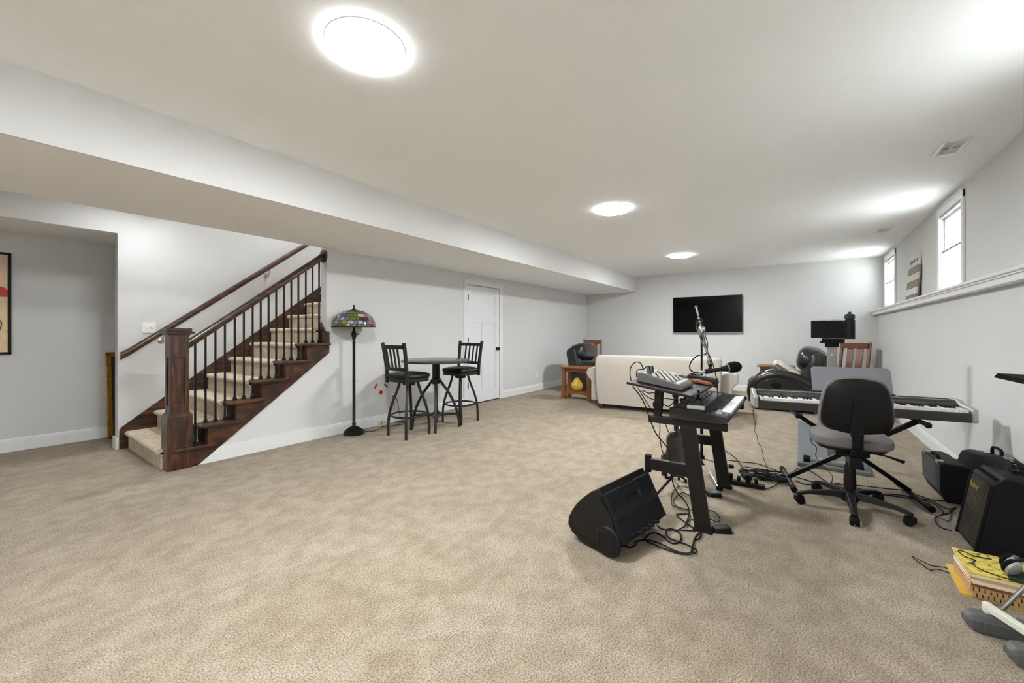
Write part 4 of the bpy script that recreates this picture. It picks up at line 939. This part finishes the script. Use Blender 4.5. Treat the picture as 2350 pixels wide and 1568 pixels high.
# local x along wall (away), y towards room; leaning back
AM = Rx(9.5); AWd,AD,AH = .29,.21,.45
def ap(*b): return MB(AM).box(*b)
MB(AM).prism([(0,.02),(0,.40),(-.035,.452),(-AD,.452),(-AD,.045),(-.03,.012)],'x',0,AWd).build('cabinet','tolex',am,bevel=.008)
ap(.014,AWd-.014,-.004,.003,.035,.395).build('grille_cloth','amp_grille',am)
for k in range(28): ap(.014,AWd-.014,.002,.006,.040+.0126*k,.046+.0126*k).build('grille_slat','amp_slat',am)
for a,b in ((0,.014),(AWd-.014,AWd)): ap(a,b,.0,.012,.02,.40).build('side_trim','matte_black',am,bevel=.002)
ct = MB(Tr(0,0,0) @ AM).prism([(.002,.396),(.004,.402),(-.033,.457),(-.038,.452)],'x',.008,AWd-.008).build('control_panel','dark_grey',am)
for k in range(8):
    p = Vector((.03+.033*k,-.014,.431)); d = Vector((0,.84,.54)); MB(Tr(0,0,0) @ AM).cyl(p,p+d*.018,.010,.008,n=12).build('knob','matte_black',ct,smooth=True)
def text(body,size,m,parent,M_,ext=.0012):
    cu = bpy.data.curves.new('txt','FONT'); cu.body = body; cu.size = size; cu.extrude = ext; cu.align_x = 'LEFT'
    o = bpy.data.objects.new('txt',cu); C.objects.link(o); dg = bpy.context.evaluated_depsgraph_get(); me = bpy.data.meshes.new_from_object(o.evaluated_get(dg))
    bpy.data.objects.remove(o); me.materials.append(MATS[m]); me.transform(M_); r = bpy.data.objects.new('lettering',me); C.objects.link(r); r.parent = parent; return r
text('Roland',.042,'gold_ink',am,AM @ Tr(.262,.008,.325) @ Matrix(((-1,0,0,0),(0,0,1,0),(0,1,0,0),(0,0,0,1))))
MB(AM).tube([(.08,-.13,.45),(.09,-.13,.475),(.20,-.13,.475),(.21,-.13,.45)],.009,8,sub=3).build('handle','rubber',am,smooth=True)
MB().box(.02,AWd-.02,-.19,-.02,0,.03).build('kick_foot','rubber',am)
cc = thing('cable_coil','coiled black cable resting on top of the amplifier','cable',(3.33,-.965,.455))
cm = MB(); 
cm.tube([((.05+.006*math.sin(j*1.3))*math.cos(j*.55),(.04+.005*math.cos(j*.9))*math.sin(j*.55),.008+.0012*j) for j in range(44)],.005,7,sub=2); cm.build('coil','cable',cc,smooth=True)
# guitar cases lying on edge along the wall
ga = thing('instrument_case','boxy black instrument case on the carpet between the piano and the amplifier','instrument case',(4.14,-.83,0),2)
MB().loft([[(x,y0,z0),(x,-.165,z0*.6),(x,-.17,z1*.55),(x,-.15,z1-.02),(x,-.11,z1),(x,-.02,z1),(x,.004,z1-.015),(x,0,z0+.07)] for x,y0,z0,z1 in ((0,-.035,.006,.262),(.012,-.03,0,.275),(.43,-.03,.0,.275),(.45,-.05,.03,.26))]).build('shell','case_vinyl',ga,smooth=True,bevel=.006)
MB().loft([[(x,.003,.07),(x,.006,.262),(x,.001,.262),(x,-.002,.07)] for x in (.012,.43)]).build('side_sheen','case_light',ga)  # lighter grey of the side at a grazing angle, painted as a strip
MB().box(.0,.43,-.012,-.006,.274,.280).build('lid_seam','case_light',ga)
for x in (.05,.34): MB().box(x,x+.05,-.03,.008,.262,.284).build('latch','nickel',ga,bevel=.003)
MB().tube([(.15,-.02,.275),(.16,-.02,.30),(.27,-.02,.30),(.28,-.02,.275)],.009,8,sub=3).build('handle','rubber',ga,smooth=True)
gb = thing('guitar_case','curved black guitar case standing against the wall behind the amplifier','instrument case',(3.62,-1.112,0),0)
outl = [(.0,0),(1.36,0),(1.40,.04),(1.38,.14),(1.10,.17),(1.03,.20),(.98,.27),(.92,.315),(.80,.35),(.62,.37),(.52,.385),(.40,.41),(.28,.43),(.14,.425),(.03,.36),(-.02,.22),(-.02,.08)]
MB().prism(outl,'y',0,.095).build('shell','case_vinyl',gb,smooth=True,bevel=.016)
MB().prism([(x*.999,z*1.006) for x,z in outl],'y',.044,.052).build('seam','nickel',gb)
for x,z in ((.22,.43),(.55,.385)): MB().box(x-.02,x+.02,.03,.068,z-.012,z+.008).build('latch','nickel',gb,bevel=.002)
MB().tube([(.33,.048,.42),(.34,.048,.455),(.47,.048,.445),(.48,.048,.395)],.009,8,sub=3).build('handle','rubber',gb,smooth=True)

# ================================================================== SONG BOOKS, HEADPHONES
def book(name,label,z,h_,w_,d_,m,rz,off=(0,0),spiral=False,cover=None):
    t = thing(name,label,'book',(2.852+off[0],-.79+off[1],z),rz,'song books stacked on the carpet')
    MB().box(-d_/2,d_/2,-w_/2,w_/2,.0015,h_-.0015).build('pages','paper_tan' if spiral else 'paper',t)
    for a,b in ((0,.0015),(h_-.0015,h_)): MB().box(-d_/2-.002,d_/2+.002,-w_/2-.002,w_/2+.002,a,b).build('cover',m,t)
    if not spiral: MB().box(-d_/2-.003,-d_/2-.001,-w_/2-.002,w_/2+.002,0,h_).build('spine',m,t)
    else:
        for k in range(16): MB().tube([(-d_/2+h_*.30*math.cos(2*math.pi*j/8),-w_/2+.012+k*(w_-.024)/15,h_/2+h_*.34*math.sin(2*math.pi*j/8)) for j in range(8)],.0012,4,closed=True).build('spiral_ring','matte_black',t)
    return t
def cover_mat():
    m = mat('floral_cover',(220,190,60),.5); n = m.node_tree; b = n.nodes['Principled BSDF']; t = n.nodes.new('ShaderNodeTexCoord')
    z = n.nodes.new('ShaderNodeTexNoise'); z.inputs['Scale'].default_value = 38; z.inputs['Detail'].default_value = 4; n.links.new(t.outputs['Object'],z.inputs['Vector'])
    r = n.nodes.new('ShaderNodeValToRGB'); e = r.color_ramp.elements; e[0].position = .36; e[0].color = lin((62,96,66)); e[1].position = .47; e[1].color = lin((222,196,74)); k = e.new(.62); k.color = lin((232,212,120)); n.links.new(z.outputs[0],r.inputs[0]); n.links.new(r.outputs[0],b.inputs['Base Color'])
cover_mat()
bz = 0
for nm,lb,h_,w_,d_,m,rz,off,sp in (
    ('song_book','yellow edged song book at the bottom of the stack',.008,.30,.30,'yellow_ceramic',-2,(.03,.02),False),
    ('song_book','thick tan spiral bound song book, second from the bottom of the stack',.022,.29,.25,'paper_tan',1,(-.0,.0),True),
    ('song_book','tan spiral bound song book, third from the bottom of the stack',.022,.29,.25,'paper_tan',-1,(.0,.005),True),
    ('song_book','brown edged song book, fourth from the bottom of the stack',.016,.29,.25,'brown_leather',0,(.004,.0),False),
    ('song_book','cream edged song book, in the upper middle of the stack',.014,.29,.25,'paper',2,(.0,.0),False),
    ('song_book','tan edged song book, third from the top of the stack',.014,.29,.25,'paper_tan',-1,(.004,.0),False),
    ('song_book','cream song book just under the floral one',.012,.29,.25,'paper',1,(.004,.0),False),
    ('song_book','yellow floral covered song book on top of the stack',.006,.30,.26,'floral_cover',0,(.006,.002),False)):
    book(nm,lb,bz,h_,w_,d_,m,rz,off,sp); bz += h_+.0005
gbk = thing('green_booklet','dark green booklet lying on the floral song book under the headphones','booklet',(2.78,-.86,bz),-12)
MB().box(-.07,.07,-.09,.09,0,.004).build('cover','dark_green',gbk,bevel=.001)
hd = thing('headphones','silver and black headphones resting on the song book stack','headphones',(2.84,-.755,bz),20)
for s in (0,1):
    M_ = Tr(-.03+.06*s-.02,-.01-.035*s,.04) @ Rz(20) @ Ry(68)
    MB(M_).lathe([(.001,.014),(.030,.014),(.038,.005),(.038,-.004),(.030,-.014),(.018,-.012),(.001,-.010)],24).build('ear_pad','foam',hd,smooth=True)
    MB(M_).lathe([(.001,-.028),(.020,-.026),(.034,-.016),(.036,-.006),(.001,-.004)],24).build('ear_cup','silver_plastic',hd,smooth=True)
MB().tube([(-.05,-.01,.06),(-.03,-.10,.075),(.02,-.17,.05),(.05,-.16,.02)],.007,8,sub=5).build('headband','black_plastic',hd,smooth=True)
MB().box(-.03,-.005,-.06,-.045,.055,.075).build('slider','mid_grey',hd,bevel=.003)
hc = thing('headphone_cord','thin black headphone cord curling over the books onto the carpet','cord')
MB().tube([(2.86,-.74,bz+.03),(2.90,-.70,bz+.012),(2.95,-.67,bz+.004),(2.94,-.65,bz+.004),(2.89,-.66,bz+.004),(2.87,-.69,bz+.004),(2.85,-.68,bz+.004),(2.80,-.67,bz+.004),(2.76,-.70,bz+.004),(2.735,-.76,bz+.004),(2.73,-.86,bz+.004)],.0022,6,sub=6).build('cord','cable',hc,smooth=True)
hc2 = thing('headphone_cord','thin black cord loop lying on the carpet left of the song books','cord')
MB().tube([(2.98,-.63,.005),(2.985,-.60,.004),(2.97,-.565,.004),(2.99,-.54,.004),(3.03,-.50,.004),(2.97,-.515,.004),(2.91,-.545,.004),(2.93,-.56,.004),(2.945,-.585,.004),(2.935,-.62,.004),(2.94,-.64,.005)],.002,6,sub=6).build('cord','cable',hc2,smooth=True)

# ================================================================== LOWER RIGHT EDGE: FOLDING FRAME, MUSIC STAND
fr = thing('folding_frame','grey footed folding frame with white metal arm at the lower right corner','frame',(2.45,-.555,0),-84)
def padfoot(M_,L_):
    m = MB(M_); m.loft([[(x,-w1,z0),(x,w1,z0),(x,w1,z1*.7),(x,w1*.75,z1),(x,-w1*.75,z1),(x,-w1,z1*.7)] for x,w1,z0,z1 in ((0,.022,.022,.05),(.018,.034,.008,.066),(.04,.036,0,.072),(L_,.036,0,.072))]); return m
p1 = padfoot(Tr(0,0,0),.42).build('foot','foot_grey',fr,bevel=.005); MB().box(.045,.22,-.039,-.034,.012,.052).build('side_inset','foot_grey',p1,bevel=.004)
padfoot(Tr(.052,-.175,0),.40).build('foot','foot_grey',fr,bevel=.005)
MB().tube([(.075,.012,.095),(.19,-.30,.105)],.014,4,sq=(0,0,1)).build('arm','ivory_metal',fr,bevel=.004)
MB().sell((.076,.012,.088),(.032,.036,.05),.6,.6,14,8).build('pivot','ivory_metal',fr,smooth=True)
MB().tube([(.118,.02,.095),(.27,.04,.34)],.008,10).build('strut','steel',fr,smooth=True)
mt = thing('music_stand','grey music stand desk reaching in from the right edge','music stand',(2.93,-1.0,0),-90)
MB().cyl((0,0,.03),(0,0,.98),.011,n=12).build('pole','black_metal',mt,smooth=True)
for a in (60,180,300):
    cx,cy = math.cos(R(a)),math.sin(R(a)); MB().cyl((0,0,.09),(.11*cx,.11*cy,.012),.009,n=10).build('leg','black_metal',mt,smooth=True)
DM = Tr(0,0,1.0) @ Ry(0) @ Rx(-28)
MB(DM).prism([(-.10,-.01),(.06,-.01),(.06,.24),(.05,.24)],'y',-.003,.003).build('desk','mid_grey',mt)
MB(DM).prism([(-.235,.005),(-.15,-.022),(.06,-.022),(.06,.0)],'y',-.05,.0).build('lip','dark_grey',mt)

# ================================================================== PEDALS, POWER STRIP, CABLES
def pedal(label,loc,rz):
    t = thing('foot_pedal',label,'pedal',loc,rz,'foot pedals')
    MB().box(-.05,.05,-.032,.032,0,.018).build('base','rubber',t,bevel=.004); MB(Ry(-7)).box(-.046,.05,-.028,.028,.014,.032).build('treadle','black_plastic',t,bevel=.004); return t
pedal('black sustain pedal beside the near foot of the keyboard stand',(2.735,.385,0),-60)
pedal('black pedal on the carpet inside the keyboard stand',(3.30,.515,0),-75)
ps = thing('power_strip','long black power strip full of plugs behind the keyboard stand','power strip',(3.66,.355,0),-86)
MB().box(-.14,.14,-.028,.028,0,.034).build('body','black_plastic',ps,bevel=.005)
for k,(h_,w_) in enumerate(((.05,.03),(.035,.025),(.06,.035),(.04,.025))): MB().box(-.11+.06*k,-.11+.06*k+w_,-.022,.02,.034,.034+h_).build('plug','matte_black',ps,bevel=.004)
for i,(x,y,rz,lb) in enumerate(((3.86,.36,20,'black power adapter lying nearest the far leg of the keyboard stand'),(3.93,.24,-30,'black power adapter half buried in the cable pile'),(3.98,.12,10,'black power adapter at the right end of the cable pile'))):
    t = thing('power_adapter',lb,'adapter',(x,y,0),rz,'power adapters in the cable pile'); MB().box(-.045,.045,-.03,.03,0,.032).build('body','matte_black',t,bevel=.005); MB().cyl((.045,0,.016),(.07,0,.012),.005,n=8).build('strain_relief','rubber',t)
CABLES = [
    ('thick black cable ending in a loop in front of the floor monitor', 0.0045, 'cable', [(2.228,0.811,0.005),(2.211,0.774,0.009),(2.25,0.757,0.013),(2.316,0.764,0.005),(2.357,0.707,0.009),(2.343,0.628,0.013),(2.333,0.553,0.005),(2.351,0.488,0.009),(2.441,0.491,0.013),(2.571,0.5,0.005),(2.626,0.483,0.009),(2.547,0.476,0.013),(2.5,0.501,0.005)]),
    ('black cable wound in flat rings behind the floor monitor', 0.0045, 'cable', [(2.342,0.741,0.005),(2.448,0.726,0.009),(2.448,0.671,0.013),(2.407,0.6,0.005),(2.449,0.562,0.009),(2.534,0.579,0.013),(2.583,0.644,0.005),(2.525,0.659,0.009),(2.443,0.62,0.013),(2.444,0.536,0.005),(2.404,0.464,0.009),(2.338,0.478,0.013),(2.319,0.543,0.005),(2.317,0.628,0.009),(2.326,0.713,0.013)]),
    ('black cable running from the monitor plug under the keyboard stand', 0.004, 'cable', [(2.58,0.728,0.005),(2.54,0.681,0.009),(2.572,0.602,0.013),(2.649,0.515,0.005),(2.685,0.561,0.009),(2.768,0.652,0.013),(2.82,0.656,0.005),(2.844,0.59,0.009),(2.682,0.576,0.013),(2.596,0.604,0.005)]),
    ('black cable hanging from the mixer down past the near leg to the carpet', 0.0038, 'cable', [(2.628,0.902,0.866),(2.651,0.838,0.767),(2.662,0.79,0.63),(2.666,0.752,0.551),(2.69,0.687,0.457),(2.679,0.669,0.317),(2.675,0.642,0.221),(2.694,0.583,0.144),(2.686,0.561,0.085),(2.649,0.581,0.006)]),
    ('thin black cable hanging from the mixer shelf behind the lower arm', 0.003, 'cable', [(2.709,0.893,0.844),(2.79,0.846,0.719),(2.873,0.797,0.6),(2.915,0.804,0.478),(2.968,0.795,0.352),(3.042,0.758,0.263),(3.099,0.744,0.26)]),
    ('thin black cable drooping below the keyboard stand arm', 0.003, 'cable', [(2.696,0.705,0.622),(2.732,0.698,0.568),(2.784,0.669,0.526),(2.816,0.668,0.555),(2.841,0.675,0.594)]),
    ('black cable arching from the mixer top back to the shelf', 0.0035, 'cable', [(2.71,0.857,0.978),(2.703,0.873,1.014),(2.688,0.9,1.02),(2.672,0.927,0.991),(2.67,0.935,0.945),(2.678,0.93,0.899),(2.687,0.923,0.867)]),
    ('black cable curving out of the mixer sockets', 0.0035, 'cable', [(2.75,0.802,0.965),(2.745,0.814,0.992),(2.73,0.841,0.989),(2.72,0.86,0.973),(2.702,0.891,0.968),(2.7,0.899,0.945),(2.704,0.899,0.917)]),
    ('black cables slung under the upper shelf towards the synthesizer', 0.003, 'cable', [(2.659,0.859,0.839),(2.67,0.827,0.801),(2.691,0.781,0.776),(2.712,0.735,0.756),(2.727,0.697,0.736),(2.742,0.659,0.772),(2.752,0.628,0.783)]),
    ('thin black cable bundle crossing below the mixer shelf', 0.003, 'cable', [(2.73,0.864,0.826),(2.739,0.83,0.81),(2.748,0.797,0.814),(2.757,0.765,0.787),(2.792,0.696,0.775),(2.81,0.649,0.771)]),
    ('black cable tangle on the carpet behind the near leg', 0.0032, 'cable', [(3.345,0.699,0.005),(3.34,0.752,0.009),(3.206,0.78,0.013),(2.993,0.746,0.005),(2.918,0.701,0.009),(2.909,0.608,0.013),(2.934,0.687,0.005),(3.015,0.735,0.009),(3.188,0.718,0.013),(3.194,0.667,0.005)]),
    ('thin black cable looping around the near leg by the sustain pedal', 0.003, 'cable', [(2.939,0.601,0.005),(2.992,0.51,0.009),(2.966,0.453,0.013),(2.898,0.418,0.005),(2.838,0.429,0.009),(2.842,0.477,0.013),(2.782,0.569,0.005)]),
    ('black power cord running from the strip up over the X stand foot', 0.004, 'cable', [(3.671,0.26,0.005),(3.689,0.194,0.009),(3.819,0.137,0.013),(4.035,0.079,0.005),(4.212,0.049,0.009),(4.396,-0.001,0.013),(4.401,-0.061,0.005),(4.296,-0.116,0.009),(4.158,-0.159,0.013),(4.104,-0.195,0.005)]),
    ('black cable sweeping out from the far leg of the keyboard stand', 0.0038, 'cable', [(4.613,0.613,0.005),(4.406,0.504,0.009),(4.134,0.416,0.013),(3.975,0.329,0.005),(4.144,0.218,0.009),(4.152,0.132,0.013),(4.102,0.081,0.005)]),
    ('black cable lying straight behind the power strip', 0.0038, 'cable', [(4.286,0.56,0.005),(4.297,0.413,0.009),(4.303,0.319,0.013),(4.271,0.225,0.005),(4.193,0.151,0.009),(4.152,0.107,0.013),(4.095,0.114,0.005),(4.031,0.179,0.009)]),
    ('long black cable crossing the carpet under the office chair', 0.0038, 'cable', [(3.858,0.303,0.005),(4.037,0.17,0.009),(4.107,0.097,0.013),(4.099,-0.033,0.005),(4.049,-0.14,0.009),(4.116,-0.233,0.013),(4.114,-0.356,0.005),(4.052,-0.467,0.009),(4.037,-0.556,0.013),(4.089,-0.666,0.005),(4.132,-0.796,0.009),(4.183,-0.919,0.013)]),
    ('second long black cable crossing under the chair towards the amplifier', 0.0035, 'cable', [(4.027,0.023,0.005),(3.951,-0.047,0.009),(4.007,-0.124,0.013),(4.04,-0.293,0.005),(4.008,-0.462,0.009),(4.091,-0.603,0.013),(4.101,-0.717,0.005),(4.042,-0.773,0.009),(3.914,-0.788,0.013),(3.855,-0.781,0.005),(3.742,-0.726,0.009),(3.658,-0.707,0.013),(3.588,-0.717,0.005),(3.552,-0.755,0.009)]),
    ('third long black cable under the chair looping beside the guitar case', 0.0035, 'cable', [(4.083,-0.186,0.005),(4.168,-0.368,0.009),(4.192,-0.524,0.013),(4.255,-0.64,0.005),(4.194,-0.702,0.009),(4.112,-0.768,0.013),(4.003,-0.817,0.005),(3.991,-0.849,0.009),(4.024,-0.878,0.013),(3.921,-0.828,0.005),(3.847,-0.785,0.009)]),
    ('dark teal cable lying along the right foot of the X stand', 0.003, 'cable_teal', [(4.291,-0.642,0.005),(4.148,-0.637,0.009),(3.985,-0.661,0.013),(3.861,-0.698,0.005),(3.785,-0.734,0.009),(3.736,-0.752,0.013),(3.739,-0.784,0.005),(3.843,-0.815,0.009),(3.942,-0.827,0.013),(3.983,-0.852,0.005)]),
    ('thin crinkled wire hanging from the left end of the digital piano', 0.002, 'cable', [(3.843,0.31,0.587),(3.85,0.307,0.513),(3.863,0.295,0.473),(3.864,0.299,0.403),(3.88,0.283,0.363),(3.888,0.278,0.312),(3.911,0.252,0.252),(3.924,0.24,0.172),(3.945,0.216,0.091),(3.962,0.199,0.006)]),
    ('black cord hanging from the digital piano beside the office chair', 0.0025, 'cable', [(3.807,-0.067,0.54),(3.83,-0.073,0.454),(3.852,-0.077,0.377),(3.894,-0.109,0.327),(3.911,-0.106,0.258),(3.957,-0.144,0.188),(4.004,-0.183,0.136),(4.045,-0.214,0.083),(4.06,-0.208,0.031),(4.063,-0.186,0.006)]),
    ('short black cord knotted among the adapters at the top of the pile', 0.004, 'cable', [(3.901,0.147,0.027),(3.831,0.236,0.026),(3.894,0.311,0.029),(3.87,0.093,0.031),(3.834,0.148,0.036),(3.83,0.092,0.052),(3.897,0.095,0.022),(3.888,0.096,0.039),(3.857,0.384,0.028)]),
    ('short black cord knotted among the adapters, nearest the power strip', 0.004, 'cable', [(3.856,0.115,0.042),(3.871,0.242,0.028),(3.918,0.136,0.012),(3.843,0.119,0.027),(3.931,0.419,0.028),(3.927,0.338,0.051),(3.948,0.409,0.009),(3.905,0.082,0.025),(3.866,0.268,0.009)]),
    ('short black cord knotted among the adapters, in the middle', 0.004, 'cable', [(3.995,0.079,0.011),(3.89,0.119,0.041),(3.96,0.309,0.035),(3.953,0.211,0.015),(3.932,0.278,0.041),(3.999,0.078,0.032),(3.933,0.323,0.01),(3.883,0.253,0.022),(3.926,0.099,0.032)]),
    ('short black cord knotted among the adapters, on the right', 0.004, 'cable', [(3.949,0.224,0.025),(3.992,0.195,0.011),(3.922,0.119,0.02),(3.948,0.062,0.029),(4.02,0.249,0.037),(3.938,0.191,0.047),(3.983,0.153,0.038),(3.928,0.147,0.035),(3.956,0.409,0.047)]),
    ('short black cord knotted among the adapters, at the far side', 0.004, 'cable', [(3.988,0.383,0.026),(3.979,0.396,0.026),(4.07,0.132,0.042),(3.987,0.227,0.02),(3.981,0.382,0.018),(4.071,0.122,0.044),(4.056,0.35,0.022),(4.035,0.157,0.046),(4.066,0.389,0.035)])]
for lb,r,m,pts in CABLES:
    t = thing('audio_cable',lb,'cable',(0,0,0),0,'cables among the music gear')
    MB().tube(pts,r,7,sub=6).build('cable',m,t,smooth=True)
